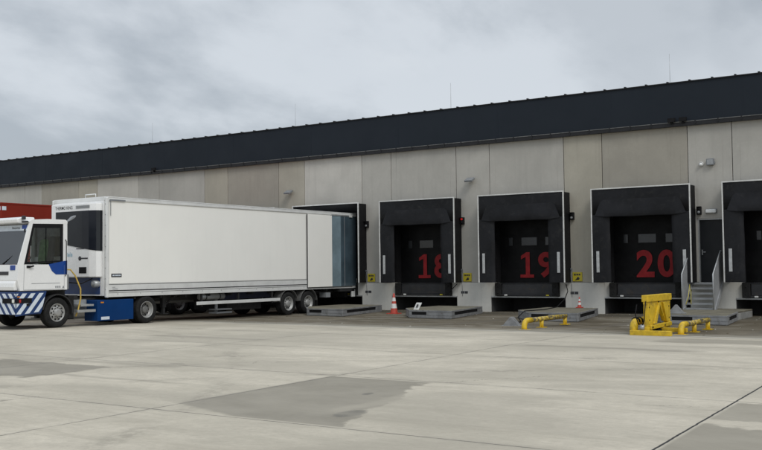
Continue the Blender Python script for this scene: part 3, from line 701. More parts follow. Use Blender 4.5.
# ------------------------------------------------------------------ wheel chocks
def chock(loc, rot, label):
    m_ = MB(); n_ = .27
    m_.prism([(-.26, -.13, 0), (.26, -.13, 0), (.03, -.13, .27), (-.03, -.13, .27)], (0, .26, 0)); m_.box(-.30, .30, -.15, .15, 0, .02)
    o = m_.build('wheel_chock', 'ramp_steel', bevel=.006); o.location = loc; o.rotation_euler[2] = rot
    return tag(o, label, 'wheel chock', 'grey wheel chocks')
chock((-13.45, -7.55, -.11), R(10), 'grey wheel chock on the ground at the end of the long black cable')
chock((-9.55, -4.0, .173), R(15), 'grey wheel chock on the platform by the stair')
cb = MB().tube([(-14.92, -.06, 1.0), (-14.75, -.3, .75), (-14.6, -.9, .5), (-14.35, -2.2, .24), (-14.3, -3.3, .20), (-14.55, -4.4, .19), (-14.62, -4.75, .0), (-14.1, -5.6, -.10), (-13.75, -7.3, -.09)], .017, 6).build('chock_cable', 'black')
tag(at_base(cb, (-14.5, -3, 0)), 'long black cable from the wall over the platform to the wheel chock', 'cable')
cb = MB().tube([(-19.62, -.06, 1.02), (-19.75, -.25, .8), (-19.9, -.4, .62), (-20.1, -.3, .55)], .014, 6).build('hanging_cable', 'black')
tag(at_base(cb, (-19.8, -.2, .5)), 'short black cable hanging under the eighteen dock shelter corner', 'cable')

# ------------------------------------------------------------------ yellow guide pipes
def arc_pipe(x, y0, y1, zg, h, r=.07):
    pth = [(x, y0, zg)]
    rad = h-.06
    for k in range(0, 7):
        th = R(15*k); pth.append((x, y0+rad*(1-math.cos(th)), zg+.06+rad*math.sin(th)))
    pth.append((x, y0+rad+.25, zg+h))
    return pth
def guide_pipe(x, y0, y1, zg, label):
    root = thing('guide_pipe', (x, y0, zg), label, 'guide pipe', 'yellow wheel guide pipes on the ground')
    h = .255; b_ = arc_pipe(x, y0, y1, zg, h)
    MB().tube(b_, .078, 14).build('bend', 'yellow', root)
    MB().tube([(x, b_[-1][1]-.002, zg+h), (x, y1, zg+h)], .070, 14).build('rail', 'yellow_worn', root)
    for yy in (y0+1.15, y1-.05):
        MB().tube([(x, yy, zg), (x, yy, zg+h-.04)], .06, 10).build('post', 'yellow', root)
        MB().prism([(x-.12, yy-.13, zg), (x+.12, yy-.13, zg), (x+.12, yy+.13, zg), (x-.12, yy+.13, zg)], (0, 0, .02)).box(x-.008, x+.008, yy-.1, yy+.1, zg+.02, zg+.2).build('foot_plate', 'yellow', root)
    MB().prism([(x-.15, y0-.15, zg), (x+.15, y0-.15, zg), (x+.15, y0+.15, zg), (x-.15, y0+.15, zg)], (0, 0, .02)).build('foot_plate', 'yellow', root)
    return root
guide_pipe(-12.2, -9.28, -6.4, -.1, 'scuffed yellow guide pipe before the platform with the short traffic cone')
guide_pipe(-7.7, -9.55, -7.1, -.095, 'scuffed yellow guide pipe in front of the stair platform')

# ------------------------------------------------------------------ yellow trailer stand
ts = thing('trailer_stand', (-8.25, -10.1, -.08), 'tall yellow steel trailer stand with an A shaped opening on a flat base', 'trailer stand')
z0 = -.075
MB().box(-8.70, -7.66, -10.49, -10.35, z0, z0+.13).box(-8.46, -8.30, -10.35, -8.6, z0, z0+.05).build('base_beam', 'yellow', ts, bevel=.012)
MB().tube([(-8.66, -10.28, z0), (-8.66, -10.28, z0+.20), (-8.66, -10.255, z0+.27), (-8.66, -10.19, z0+.31), (-8.66, -10.10, z0+.32), (-8.66, -9.2, z0+.34), (-8.66, -9.1, z0+.31), (-8.66, -9.05, z0+.2), (-8.66, -9.05, z0)], .10, 16).build('guard_pipe', 'yellow', ts)
for yy in (-10.12, -9.90): MB().tube([(-8.66, yy-.045, z0+.34), (-8.66, yy+.045, z0+.34)], .104, 16).build('black_band', 'black', ts)
XF = -8.28
def xtile(mb, pts, x0, th): mb.prism([(x0, y, z) for y, z in pts], (-th, 0, 0))
fr = MB()
for pts in ([(-10.36, .70), (-8.53, .70), (-8.53, .925), (-10.36, .925)],
            [(-10.34, .04), (-9.98, .04), (-9.90, .22), (-9.42, .70), (-10.34, .70)],
            [(-9.42, .70), (-9.90, .22), (-9.72, .22), (-9.36, .66)], [(-9.42, .70), (-9.36, .66), (-9.30, .70)],
            [(-9.30, .70), (-9.36, .66), (-8.98, .22), (-8.82, .22), (-8.82, .70)],
            [(-8.82, .04), (-8.55, .04), (-8.55, .70), (-8.82, .70)]): xtile(fr, pts, XF, .10)
fr.build('upright_plate', 'yellow', ts)
fr = MB(); xtile(fr, [(-10.38, .76), (-8.51, .76), (-8.51, .93), (-10.38, .93)], XF+.035, .17); fr.build('head_box', 'yellow', ts, bevel=.012)
fr = MB(); xtile(fr, [(-9.56, .72), (-9.44, .72), (-9.78, .20), (-9.96, .20)], XF+.05, .05); fr.build('slanted_brace', 'yellow', ts, bevel=.006)
fr = MB(); xtile(fr, [(-9.26, .72), (-9.12, .72), (-8.80, .20), (-8.96, .20)], XF+.05, .05); fr.build('slanted_brace', 'yellow', ts, bevel=.006)
fr = MB(); xtile(fr, [(-10.24, .07), (-8.60, .09), (-8.60, .19), (-10.24, .17)], XF+.06, .10); fr.build('cross_beam', 'yellow', ts, bevel=.01)
fr = MB(); fr.prism([(XF+.02, -10.35, z0+.05), (XF+.02, -10.02, z0+.05), (XF+.02, -10.15, .12), (XF+.02, -10.35, .12)], (-.2, 0, 0)); fr.build('foot_block', 'yellow', ts, bevel=.01)
MB().box(XF-.24, XF-.06, -9.75, -9.15, z0+.05, .08).tube([(XF-.02, -9.6, .0), (XF-.02, -9.3, .0)], .05, 10).build('jack_housing', 'black', ts)
MB().lathe([(0, .0), (.0, .075), (.10, .075), (.10, 0)], (-8.46, -10.36, .12), 'x', 16).build('jack_motor', 'galv', ts)
MB().tube([(XF-.02, -10.40, .78), (XF-.04, -10.44, .5), (XF-.06, -10.42, .3), (-8.42, -10.38, .14)], .014, 8).tube([(XF-.25, -10.40, .70), (XF-.28, -10.44, .45), (-8.5, -10.4, .2)], .014, 8).build('air_hose', 'black', ts)
MB().box(XF-.02, -7.62, -9.34, -9.22, z0+.03, z0+.14).build('tie_beam', 'yellow', ts, bevel=.01)
for (y, z) in ((-10.2, .62), (-10.2, .3), (-8.66, .60), (-8.66, .3), (-9.8, .84), (-9.0, .84), (-9.5, .74), (-10.15, .12), (-9.2, .13)):
    x_ = XF+.062 if z < .14 else (XF+.002 if z > .7 else XF-.008)
    MB().lathe([(.015, 0), (.015, .022), (0, .022)], (x_, y, z), 'x', 10).build('bolt', 'rubber', ts)

# ------------------------------------------------------------------ wheels
def wheel(root, xo, y, z, r, w_, style, side=1, pale='rim_white'):
    """xo: outer face of the tyre, side=+1 faces +X"""
    s_ = side; f = lambda q: [(s_*a_, b_) for a_, b_ in q]
    ty = MB()
    prof = [(-.03, r*.58), (-.01, r*.61), (0, r*.68), (0, r*.86), (-.012, r*.93), (-.035, r*.985), (-.06, r)]
    for k in range(1, 5):
        u = -.06-(w_-.12)*k/5; prof += [(u+.006, r), (u+.006, r-.012), (u-.006, r-.012), (u-.006, r)]
    prof += [(-w_+.06, r), (-w_+.03, r*.98), (-w_, r*.85), (-w_, r*.58)]
    ty.lathe(f(prof), (xo, y, z), 'x', 40); t_ = ty.build('wheel', 'rubber', root)
    rm = MB()
    if style == 'front':
        rm.lathe(f([(-.028, r*.60), (-.012, r*.60), (-.012, r*.57), (-.05, r*.53), (-.055, r*.47), (-.02, r*.40), (-.01, r*.30), (-.02, r*.26), (.03, r*.25), (.045, r*.22), (.05, r*.12), (.05, 0)]), (xo, y, z), 'x', 40)
        for k in range(10):
            th = 2*math.pi*k/10; rm.lathe(f([(-.022, .026), (-.028, .030), (-.018, .0)]), (xo+s_*.004, y+r*.44*math.cos(th), z+r*.44*math.sin(th)), 'x', 8, 1)
            th += .3; rm.lathe(f([(-.02, .012), (.02, .012), (.02, 0)]), (xo, y+r*.335*math.cos(th), z+r*.335*math.sin(th)), 'x', 6, 1)
        rm.build('rim', ['rim_white', 'black'], t_)
    else:
        dp = .15 if style == 'deep' else .09
        rm.lathe(f([(-.028, r*.61), (-.008, r*.61), (-.008, r*.58), (-.035, r*.555), (-dp, r*.50)]), (xo, y, z), 'x', 40, 0)
        rm.lathe(f([(-dp, r*.50), (-dp-.01, r*.30), (-dp+.01, r*.26), (-dp+.07, r*.25), (-dp+.08, r*.21), (-dp+.08, 0)]), (xo, y, z), 'x', 40, 1 if style == 'deep' else 0)
        for k in range(10):
            th = 2*math.pi*k/10; rm.lathe(f([(-dp-.002, .028), (-dp+.004, .028), (-dp+.004, 0)]), (xo, y+r*.41*math.cos(th), z+r*.41*math.sin(th)), 'x', 8, 2)
            rm.lathe(f([(-dp, .012), (-dp+.035, .012), (-dp+.035, 0)]), (xo, y+r*.31*math.cos(th), z+r*.31*math.sin(th)), 'x', 6, 1)
        rm.build('rim', [pale, 'rim_dark', 'black'], t_)
    return t_

# ------------------------------------------------------------------ white refrigerated trailer
def strip_text(root, name, m_, body, p0, ux, w_, h, bold=0, slant=0):
    tx = MB(); text(tx, body, p0, ux, (0, 0, 1), w_, h, 0, bold, slant); return tx.build(name, m_, root)
tr = thing('refrigerated_trailer', (-25.95, -7, -.1), 'long white refrigerated trailer backed into a dock with its side facing the yard', 'trailer')
XA, XB, YF, YR = -27.3, -24.6, -13.64, -.05
zt, zb = 4.06, .86
bd = MB(); bd.box(XA+.02, XB-.02, YF+.02, YR, 1.28, 3.94); bd.box(XA+.03, XB-.03, YF+.03, YR, .93, 1.28)
body = bd.build('body', 'white_body', tr)
MB().box(XA+.01, XB-.01, YF+.01, YR, 3.975, zt-.03).build('roof', 'alu', tr)
for x0, x1 in ((XB-.03, XB+.012), (XA-.012, XA+.03)):
    MB().box(x0, x1, YF+.05, YR, 3.93, 4.035).box(x0, x1+(.008 if x1 > -26 else 0), YF+.05, YR, 4.035, 4.06).build('top_rail', 'alu', tr, bevel=.008)
    sk = MB(); sk.box(x0, x1, YF+.05, YR-.0, 1.075, 1.245); sk.box(x0+.01, x1-.012, YF+.05, YR, 1.035, 1.075, 1); sk.box(x0, x1+.004, YF+.05, YR, 1.0, 1.035)
    sk.box(x0, x1, YF+.05, YR, zb, .985); sk.box(x0+.01, x1-.012, YF+.05, YR, .985, 1.0, 1); sk.box(x0+.01, x1-.010, YF+.05, YR, 1.245, 1.262, 1)
    sk.build('side_rail', ['alu', 'seam'], tr)
for x0, x1 in ((XB-.10, XB+.014), (XA-.014, XA+.10)):
    MB().box(x0, x1, YF-.012, YF+.10, zb-.02, 4.05).build('corner_post', 'alu', tr, bevel=.03)
cc = MB(); cc.box(XB+.012, XB+.020, YF+.14, YF+.16, 3.45, 3.93).box(XB+.012, XB+.022, YF+.10, YF+.75, 3.925, 3.975); cc.build('corner_flashing', 'grey_plastic', tr)
MB().box(XA+.10, XB-.10, YF-.01, YF+.10, 3.94, 4.06).build('front_top_rail', 'alu', tr, bevel=.01)
MB().box(XA+.12, XB-.12, YF-.005, YF+.018, .9, 3.94).build('front_wall', 'white_gloss', tr)
for k in range(9):
    for xx, yy in ((XB-.045, YF-.014),): MB().lathe([(0, 0), (0, .012), (-.008, .012), (-.008, 0)][::-1], (xx, yy, 1.1+k*.34), 'y', 8).build('rivet', 'grey_plastic', tr)
MB().tube([(-25.75, YF+.1, 4.06), (-25.75, YF+.1, 4.17), (-25.25, YF+.1, 4.17), (-25.25, YF+.1, 4.06)], .018, 6).build('roof_handle', 'alu', tr)
# refrigeration unit
ux0, ux1, uy = -27.05, -24.80, YF-.30
un = MB()
pr = [(ux0, YF-.012), (ux0, uy+.14), (ux0+.10, uy), (ux1-.28, uy), (ux1-.06, uy+.10), (ux1, uy+.22), (ux1, YF-.012)]
un.prism([(x, y, 1.50) for x, y in pr], (0, 0, 2.36)); unit = un.build('refrigeration_unit', 'white_gloss', tr, bevel=.02)
gp = MB()
def wrap(zlo_l, zlo_r, zhi, x_l, m_a, off=.012):
    q = [(x_l, uy-off), (ux1-.62, uy-off), (ux1-.28, uy-off), (ux1-.05, uy+.10-off*.6), (ux1+off, uy+.22), (ux1+off, YF-.03)]
    L = q[-1][0]-q[0][0]
    zl = [zlo_l+(zlo_r-zlo_l)*min(1, (x-x_l)/L) for x, y in q]
    for i in range(len(q)-1):
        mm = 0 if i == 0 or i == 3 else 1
        (xa, ya), (xb, yb) = q[i], q[i+1]
        gp.add([(xa, ya, zl[i]), (xb, yb, zl[i+1]), (xb, yb, zhi), (xa, ya, zhi), (xa, ya+.02, zl[i]), (xb, yb+.02, zl[i+1]), (xb, yb+.02, zhi), (xa, ya+.02, zhi)],
               [(0, 1, 2, 3), (0, 4, 5, 1), (3, 2, 6, 7), (0, 3, 7, 4), (1, 5, 6, 2)], mm)
wrap(2.62, 2.33, 3.62, -26.72, 0)
gp.build('grille_panel', ['reefer_dark', 'reefer_dark2'], unit)
gv = MB()
for k in range(9): gv.box(-25.72, -25.05, uy-.012, uy-.002, 3.70+k*.011, 3.704+k*.011)
gv.build('vent', 'ink_grey', unit)
strip_text(unit, 'lettering', 'ink', 'THERMO KING', (-26.75, uy-.004, 3.69), (1, 0, 0), .86, .105, .008)
sm = MB()          # blurred small print, strokes only
for k, (hh, ww) in enumerate(((.14, .05), (.09, .06), (.10, .03), (.09, .06), (.13, .05), (.09, .05), (.14, .03), (.10, .06))): sm.box(-26.42+k*.068, -26.42+k*.068+ww*.8, uy-.006, uy-.002, 2.16, 2.16+hh)
sm.build('small_lettering', 'ink_pale', unit)
bg = MB(); bg.lathe([(-.008, 0), (-.008, .07), (0, .07)], (-25.52, uy, 2.10), 'y', 18).box(-25.44, -25.14, uy-.008, uy-.001, 2.08, 2.12).box(-25.7, -25.3, uy-.008, uy-.001, 2.395, 2.42); bg.build('badge', 'ink', unit)
MB().box(-25.56, -25.2, uy-.012, uy-.002, 1.62, 1.82).build('control_panel', 'black', unit, bevel=.01)
MB().lathe([(-.01, 0), (-.01, .03), (0, .03)], (-26.25, uy, 1.83), 'y', 10).build('lamp', 'lens_red', unit)
nb = MB().box(-26.7, -24.9, YF-.02, YF+.1, .95, 1.48).build('nose_plate', 'blue_dark', tr)
MB().lathe([(-.2, 0), (-.2, .11), (-.02, .12)], (-25.0, YF, 1.28), 'y', 18).build('coupling_lamp', 'galv', tr)
# side badge
sb = MB().box(XB-.02, XB-.006, -13.44, -13.02, 1.49, 1.60).build('side_badge', 'ink', tr, bevel=.01)
sd_ = MB()
for (y0, y1) in ((-13.40, -13.34), (-13.32, -13.27), (-13.25, -13.18), (-13.16, -13.11), (-13.10, -13.06)): sd_.box(XB-.006, XB-.003, y0, y1, 1.525, 1.565)
sd_.build('lettering', 'stripe', sb)
MB().box(XB+.012, XB+.016, -13.42, -13.2, 1.10, 1.12).box(XB+.012, XB+.016, -13.42, -13.3, 1.16, 1.175).build('data_plate', 'ink_grey', tr)
for k in range(14):
    MB().lathe([(.0, .014), (.010, .014), (.010, 0)], (XB+.012, -13.2+k*.95, .955), 'x', 8).build('rail_marker', 'ink_grey', tr)
# rear door leaf folded against the side
dl = MB().box(XB+.014, XB+.045, -3.45, -1.84, .945, 3.90).build('rear_door', 'white_body', tr, bevel=.006)
MB().box(XB+.012, XB+.030, -3.50, -3.455, .90, 3.90).box(XB+.012, XB+.030, -3.455, -.4, .90, .935).build('door_seal', 'seam', tr)
MB().box(XB+.015, XB+.040, -1.83, -1.23, .945, 3.90).build('door_leaf', 'door_reflection_pale', tr)['label'] = 'pale part of the painted reflection on the shiny door leaf'  # soft reflection across the leaf painted as two flat tones
d2 = MB().box(XB+.015, XB+.040, -1.225, -.12, .945, 3.90).build('door_leaf', 'door_reflection_dark', tr); d2['label'] = 'grey blue shiny door leaf at the dock end, dark part of its painted reflection'
MB().box(XB+.041, XB+.05, -.98, -.955, .96, 3.88).build('lock_rod', 'grey_plastic', d2)
MB().box(XB+.0, XB+.06, -1.84, -.5, 3.905, 3.96).build('door_track', 'alu_dark', tr)
MB().box(XB+.05, XB+.09, -.62, -.45, 3.87, 3.96).build('hinge', 'alu', tr)
MB().box(XB-.35, XB+.03, -1.3, -.25, .72, .85).box(XB-2.4, XB-.35, -.45, -.25, .45, .72).build('rear_frame', 'chassis', tr)
MB().box(XB-.02, XB+.03, -.45, -.22, .48, .78).build('rear_bumper_end', 'alu', tr)
# chassis
ch = MB(); ch.box(-26.5, -26.38, -12.5, -.4, .62, .86).box(-25.52, -25.4, -12.5, -.4, .62, .86)
for k in range(11): ch.box(-27.2, -24.72, -12.4+k*1.15, -12.32+k*1.15, .76, .86)
ch.box(-26.9, -25.0, -7.2, -1.0, .70, .76)
ch.build('chassis', 'chassis', tr)
MB().box(XB-.42, XB-.38, -8.0, -5.3, .60, .84).build('side_box', 'navy_steel', tr)
MB().box(XB-.03, XB+.004, -9.66, -5.15, .46, .575).build('underrun_guard', 'alu', tr, bevel=.01)
MB().box(XA-.0, XA+.03, -9.66, -5.15, .46, .575).build('underrun_guard', 'alu', tr, bevel=.01)
for yy in (-9.4, -7.5, -5.6): MB().box(XB-.10, XB-.035, yy, yy+.06, .40, .84).build('guard_bracket', 'chassis', tr)
at = MB(); at.tube([(XB-.28, -9.3, .73), (XB-.28, -9.25, .73), (XB-.28, -8.05, .73), (XB-.28, -8.0, .73)], [.06, .115, .115, .06], 16); at.build('air_tank', 'galv', tr)
for yy in (-9.0, -8.3): MB().tube([(XB-.28, yy-.02, .73), (XB-.28, yy+.02, .73)], .122, 16).build('tank_strap', 'chassis', tr)
MB().box(XB-.7, XB-.3, -8.35, -7.55, .10, .16).box(XB-.7, XB-.3, -8.35, -7.55, .22, .27).box(XB-.45, XB-.4, -8.3, -8.2, .1, .62).build('lower_bracket', 'grey_plastic', tr)
MB().box(-26.9, -25.2, -7.5, -5.6, .18, .62).build('pallet_box', 'chassis', tr)
for x in (-25.0, -26.95):
    lg = MB(); lg.box(x-.07, x+.07, -10.95, -10.8, .42, .86).box(x-.05, x+.05, -10.93, -10.82, .22, .42).box(x-.13, x+.13, -11.0, -10.74, .20, .225); lg.bar((x, -10.82, .5), (x, -10.2, .84), .05, .05); lg.build('landing_leg', 'chassis', tr)
for yy in (-4.60, -3.36):
    for (xo, sd) in ((XB-.02, 1), (XA+.02, -1)):
        wheel(tr, xo, yy, gz(yy)+.455, .455, .36, 'trailer', sd)
        mg = MB(); n = 12; vs = []
        for k in range(n+1):
            th = R(8+164*k/n); 
            for rr in (.545, .565):
                for xx in (xo+sd*.01, xo-sd*.38): vs.append((xx, yy+rr*math.cos(th), gz(yy)+.455+rr*math.sin(th)))
        mg.add(vs, [f_ for k in range(n) for f_ in ((4*k, 4*k+1, 4*k+5, 4*k+4), (4*k+2, 4*k+6, 4*k+7, 4*k+3), (4*k, 4*k+4, 4*k+6, 4*k+2), (4*k+1, 4*k+3, 4*k+7, 4*k+5))]); mg.build('mudguard', 'rim_dark', tr)
    MB().tube([(XA+.3, yy, gz(yy)+.45), (XB-.3, yy, gz(yy)+.45)], .08, 10).build('axle', 'chassis', tr)
MB().box(-25.0, -24.66, -2.15, -1.85, .50, .70).build('tail_box', 'grey_plastic', tr)
MB().box(XB-.4, XB-.06, -2.75, -2.73, .08, .6).build('mud_flap', 'rubber', tr)

# ------------------------------------------------------------------ yard tractor
tk = thing('yard_tractor', (-25.6, -14.5, 0), 'white and blue yard tractor with a striped bumper coupled to the white trailer', 'yard tractor')
XS = -24.55; XI = -26.15
cb_ = MB()
cb_.prism([(XI, -15.19, 1.14), (XI, -16.84, 1.14), (XI, -16.93, 1.45), (XI, -16.90, 1.90), (XI, -15.19, 1.90)], (XS-XI, 0, 0))
cb_.prism([(XI, -15.19, 3.13), (XI, -16.50, 3.10), (XI, -16.56, 3.16), (XI, -16.42, 3.22), (XI, -15.9, 3.255), (XI, -15.25, 3.255), (XI, -15.17, 3.2)], (XS-XI, 0, 0))
for x in (XS-.05, XI):
    cb_.prism([(x, -16.90, 1.90), (x, -16.71, 1.90), (x, -16.41, 3.11), (x, -16.53, 3.11)], (.05, 0, 0))
    cb_.prism([(x, -15.33, 1.90), (x, -15.19, 1.90), (x, -15.19, 3.13), (x, -15.33, 3.13)], (.05, 0, 0))
    cb_.prism([(x, -16.71, 1.90), (x, -15.72, 1.90), (x, -15.33, 1.97), (x, -15.33, 1.9), (x, -15.4, 1.88)], (.05, 0, 0))
cb_.box(XI+.05, XS-.05, -15.24, -15.19, 1.90, 2.15)
cab = cb_.build('cab', 'white_gloss', tk, bevel=.018)
# door seams
dsm = MB()
for (p_, q_) in (((-16.70, 1.90), (-16.72, 1.16)), ((-15.30, 1.16), (-15.30, 1.88)), ((-16.72, 1.16), (-15.30, 1.16))):
    dsm.bar((XS+.001, *p_), (XS+.001, *q_), .006, .012)
dsm.box(XS+.0, XS+.004, -16.45, -15.45, 1.335, 1.35)
for k in range(3): dsm.box(XS+.0, XS+.004, -15.62+k*.07, -15.575+k*.07, 1.20, 1.26)
dsm.prism([(XS, -15.37, 1.19), (XS, -15.29, 1.19), (XS, -15.33, 1.27)], (.004, 0, 0))
dsm.build('door_line', 'ink_grey', cab)
MB().prism([(XS, -15.86, 1.905), (XS, -15.74, 1.70), (XS, -15.60, 1.60), (XS, -15.195, 1.60), (XS, -15.195, 2.02), (XS, -15.33, 2.0)], (.006, 0, 0)).build('blue_flash', 'blue', cab)
MB().tube([(XS, -16.55, 1.84), (XS+.05, -16.55, 1.83), (XS+.06, -16.42, 1.86)], .025, 8).box(XS-.0, XS+.02, -16.62, -16.5, 1.80, 1.87).build('handle', 'black', cab)
# glass
MB().prism([(XS-.03, -16.70, 1.905), (XS-.03, -15.335, 1.97), (XS-.03, -15.335, 3.12), (XS-.03, -16.415, 3.10)], (.008, 0, 0)).build('side_window', 'glass', tk)
MB().prism([(XI+.02, -16.70, 1.905), (XI+.02, -15.335, 1.97), (XI+.02, -15.335, 3.12), (XI+.02, -16.415, 3.10)], (.008, 0, 0)).build('side_window', 'glass', tk)
MB().prism([(XI+.05, -16.885, 1.905), (XS-.05, -16.885, 1.905), (XS-.05, -16.52, 3.105), (XI+.05, -16.52, 3.105)], (0, .008, .0)).build('windscreen', 'screen', tk)
MB().box(XI+.05, XS-.05, -15.22, -15.21, 2.15, 3.13).build('rear_window', 'glass', tk)
# black surround on side window: visor and frame
fs = MB(); fs.prism([(XS-.021, -16.44, 2.98), (XS-.021, -15.34, 3.0), (XS-.021, -15.34, 3.12), (XS-.021, -16.41, 3.10)], (.01, 0, 0)); fs.prism([(XS-.021, -16.70, 1.92), (XS-.021, -16.62, 1.92), (XS-.021, -16.36, 2.98), (XS-.021, -16.44, 2.98)], (.01, 0, 0))
fs.box(XS-.021, XS-.011, -15.42, -15.34, 1.97, 3.0); fs.prism([(XS-.021, -16.62, 1.92), (XS-.021, -15.42, 1.975), (XS-.021, -15.42, 2.02), (XS-.021, -16.60, 1.97)], (.01, 0, 0))
fs.box(XS-.021, XS-.011, -15.95, -15.93, 1.97, 3.0)
fs.build('window_frame', 'black', tk)
# windscreen banner
def ws(u, z): # y on the windscreen plane at height z, set just proud
    return -16.885+(z-1.905)/(3.105-1.905)*(.365)-.006
bn_ = MB(); bn_.prism([(XI+.06, ws(0, 2.90), 2.90), (XS-.06, ws(0, 2.90), 2.90), (XS-.06, ws(0, 3.07), 3.07), (XI+.06, ws(0, 3.07), 3.07)], (0, .003, 0))
ban = bn_.build('sun_banner', 'stripe', tk)
tx = MB(); tx.tube([(-25.32+.019*k, ws(0, 2.98+.028*math.sin(k*1.9))-.006, 2.98+(.045 if k < 3 else .028)*math.sin(k*1.9)) for k in range(21)], .007, 5); tx.build('lettering', 'ink_grey', ban)
MB().prism([(-24.84, ws(0, 2.95)-.005, 2.95), (-24.64, ws(0, 2.95)-.005, 2.95), (-24.62, ws(0, 3.065)-.005, 3.065), (-24.88, ws(0, 3.065)-.005, 3.065)], (0, .003, 0)).build('number_patch', 'ink_blue', ban)
MB().box(-24.90, -24.68, -16.925, -16.905, 1.74, 1.88).build('number_plate_patch', 'ink_blue', cab)
MB().box(-25.5, -24.98, -16.935, -16.92, 1.60, 1.70).build('name_plate', 'ink', cab)
# windscreen lower white cowl, roof visor, beacon
MB().prism([(XI+.02, -16.915, 1.44), (XI+.02, -16.97, 1.36), (XI+.02, -16.99, 1.25), (XI+.02, -16.97, 1.15), (XI+.02, -16.86, 1.15)], (XS-XI-.10, 0, 0)).build('front_cowl', 'white_gloss', cab, bevel=.02)
MB().prism([(XI+.02, -16.50, 3.10), (XI+.02, -16.78, 3.12), (XI+.02, -16.80, 3.24), (XI+.02, -16.6, 3.30), (XI+.02, -16.2, 3.30), (XI+.02, -16.2, 3.2)], (XS-XI-.22, 0, 0)).build('roof_visor', 'white_gloss', cab, bevel=.03)
MB().box(-24.72, -24.64, -16.68, -16.58, 3.22, 3.33).box(-24.74, -24.52, -16.66, -16.58, 3.13, 3.18).build('roof_lamp', 'ink', cab, bevel=.01)
MB().prism([(-24.62, -15.20, 3.20), (-24.62, -15.02, 3.36), (-24.62, -14.90, 3.40), (-24.62, -14.92, 3.34), (-24.62, -15.08, 3.24)], (.12, 0, 0)).build('work_light', 'grey_plastic', cab, bevel=.01)
MB().box(-24.60, -24.53, -16.66, -16.42, 2.45, 2.95).build('mirror', 'black', tk, bevel=.02).location = (-.12, .06, 0)
wp = MB(); wp.tube([(-25.3, -16.90, 1.92), (-24.95, -16.80, 2.16)], .012, 6); wp.build('wiper', 'black', tk)
MB().tube([(XS+.005, -15.26, 1.55), (XS+.05, -15.26, 1.6), (XS+.05, -15.26, 2.6), (XS+.005, -15.26, 2.65)], .012, 8).build('grab_rail', 'black', tk)
# interior
MB().box(-25.4, -24.9, -15.85, -15.4, 1.70, 1.90).prism([(-25.38, -15.55, 1.90), (-25.38, -15.40, 1.90), (-25.38, -15.28, 2.75), (-25.38, -15.40, 2.78)], (.46, 0, 0)).build('seat', 'seat', tk, bevel=.04)
MB().prism([(-25.40, -15.64, 1.92), (-25.40, -15.50, 1.92), (-25.40, -15.40, 2.45), (-25.40, -15.45, 2.70), (-25.40, -15.56, 2.62)], (.30, 0, 0)).build('seat_cover', 'hivis', tk, bevel=.04)
sw = MB(); sw.tube([(-25.15+.2*math.cos(R(20*k)), -16.25+.2*math.sin(R(20*k))*.75, 2.05+.2*math.sin(R(20*k))*.45) for k in range(19)], .014, 6, cap=False); sw.tube([(-25.15, -16.25, 2.05), (-25.15, -16.42, 1.8)], .03, 8); sw.build('steering_wheel', 'black', tk)
MB().prism([(XI+.06, -16.84, 1.91), (XI+.06, -16.35, 1.91), (XI+.06, -16.40, 1.98), (XI+.06, -16.80, 2.0)], (XS-XI-.12, 0, 0)).build('dashboard', 'black', tk)
pr_ = MB(); pr_.add([(-25.35, -16.78, 2.005), (-25.0, -16.78, 2.005), (-24.98, -16.6, 2.0), (-25.35, -16.58, 2.0), (-25.22, -16.74, 2.16), (-25.08, -16.68, 2.12)], [(0, 1, 5, 4), (1, 2, 5), (2, 3, 4, 5), (3, 0, 4), (0, 3, 2, 1)]); pr_.build('paper', 'paper', tk)
# bumper: navy with white chevrons turning about the corner
bz0, bz1 = .44, 1.11
q = [(XS-2.45, -16.98), (XS-.06, -16.98), (XS, -16.92)]
bm_ = MB(); bm_.prism([(XS-2.45, -16.98, .50), (XS-.05, -16.98, .44), (XS-.05, -16.98, 1.11), (XS-2.45, -16.98, 1.11)], (0, .9, 0))
bm_.prism([(XS, -16.96, .40), (XS, -16.10, .48), (XS, -15.92, 1.11), (XS, -16.96, 1.11)], (-.06, 0, 0))
bump = bm_.build('bumper', 'blue_dark', tk, bevel=.012)
def clip(poly, f):
    out = []
    for i, p_ in enumerate(poly):
        q_ = poly[(i+1) % len(poly)]; a_, b_ = f(p_), f(q_)
        if a_ >= 0: out.append(p_)
        if (a_ >= 0) != (b_ >= 0): u = a_/(a_-b_); out.append((p_[0]+(q_[0]-p_[0])*u, p_[1]+(q_[1]-p_[1])*u))
    return out
stp = MB(); zlo, zhi = .46, 1.06; hgt = zhi-zlo
for k in range(-2, 4):                       # along the side: leaning forward-up towards the wheel
    s0_ = -16.965+k*.285; sh = .50; w_ = .15
    pg = [(s0_, zlo), (s0_+w_, zlo), (s0_+w_+sh, zhi), (s0_+sh, zhi)]
    pg = clip(pg, lambda p_: p_[0]+16.955)
    if pg: pg = clip(pg, lambda p_: (-16.12+(p_[1]-.46)*.27)-p_[0])
    if pg: pg = clip(pg, lambda p_: p_[1]-(.44+(p_[0]+16.96)*.09))
    if len(pg) > 2: stp.prism([(XS, y_, z_) for y_, z_ in pg], (.005, 0, 0))
for k in range(-2, 11):                      # along the front: mirrored
    s0_ = -k*.285+XS; sh = .50; w_ = .15
    pg = [(s0_, zlo), (s0_-w_, zlo), (s0_-w_-sh, zhi), (s0_-sh, zhi)]
    pg = clip(pg, lambda p_: (XS-.004)-p_[0])
    if pg: pg = clip(pg, lambda p_: p_[0]-(XS-2.44))
    if len(pg) > 2: stp.prism([(x_, -16.98, z_) for x_, z_ in pg], (0, -.005, 0))
stp.build('chevron', 'stripe', bump)
lb = MB(); lb.box(XS+.0, XS+.02, -16.97, -16.45, .78, .92); lb.box(XS-.60, XS+.0, -17.0, -16.985, .78, .92); lb.build('lamp_bar', 'black', bump)
MB().box(XS-.13, XS-.03, -17.012, -17.0, .80, .90).build('headlight', 'lens', bump)
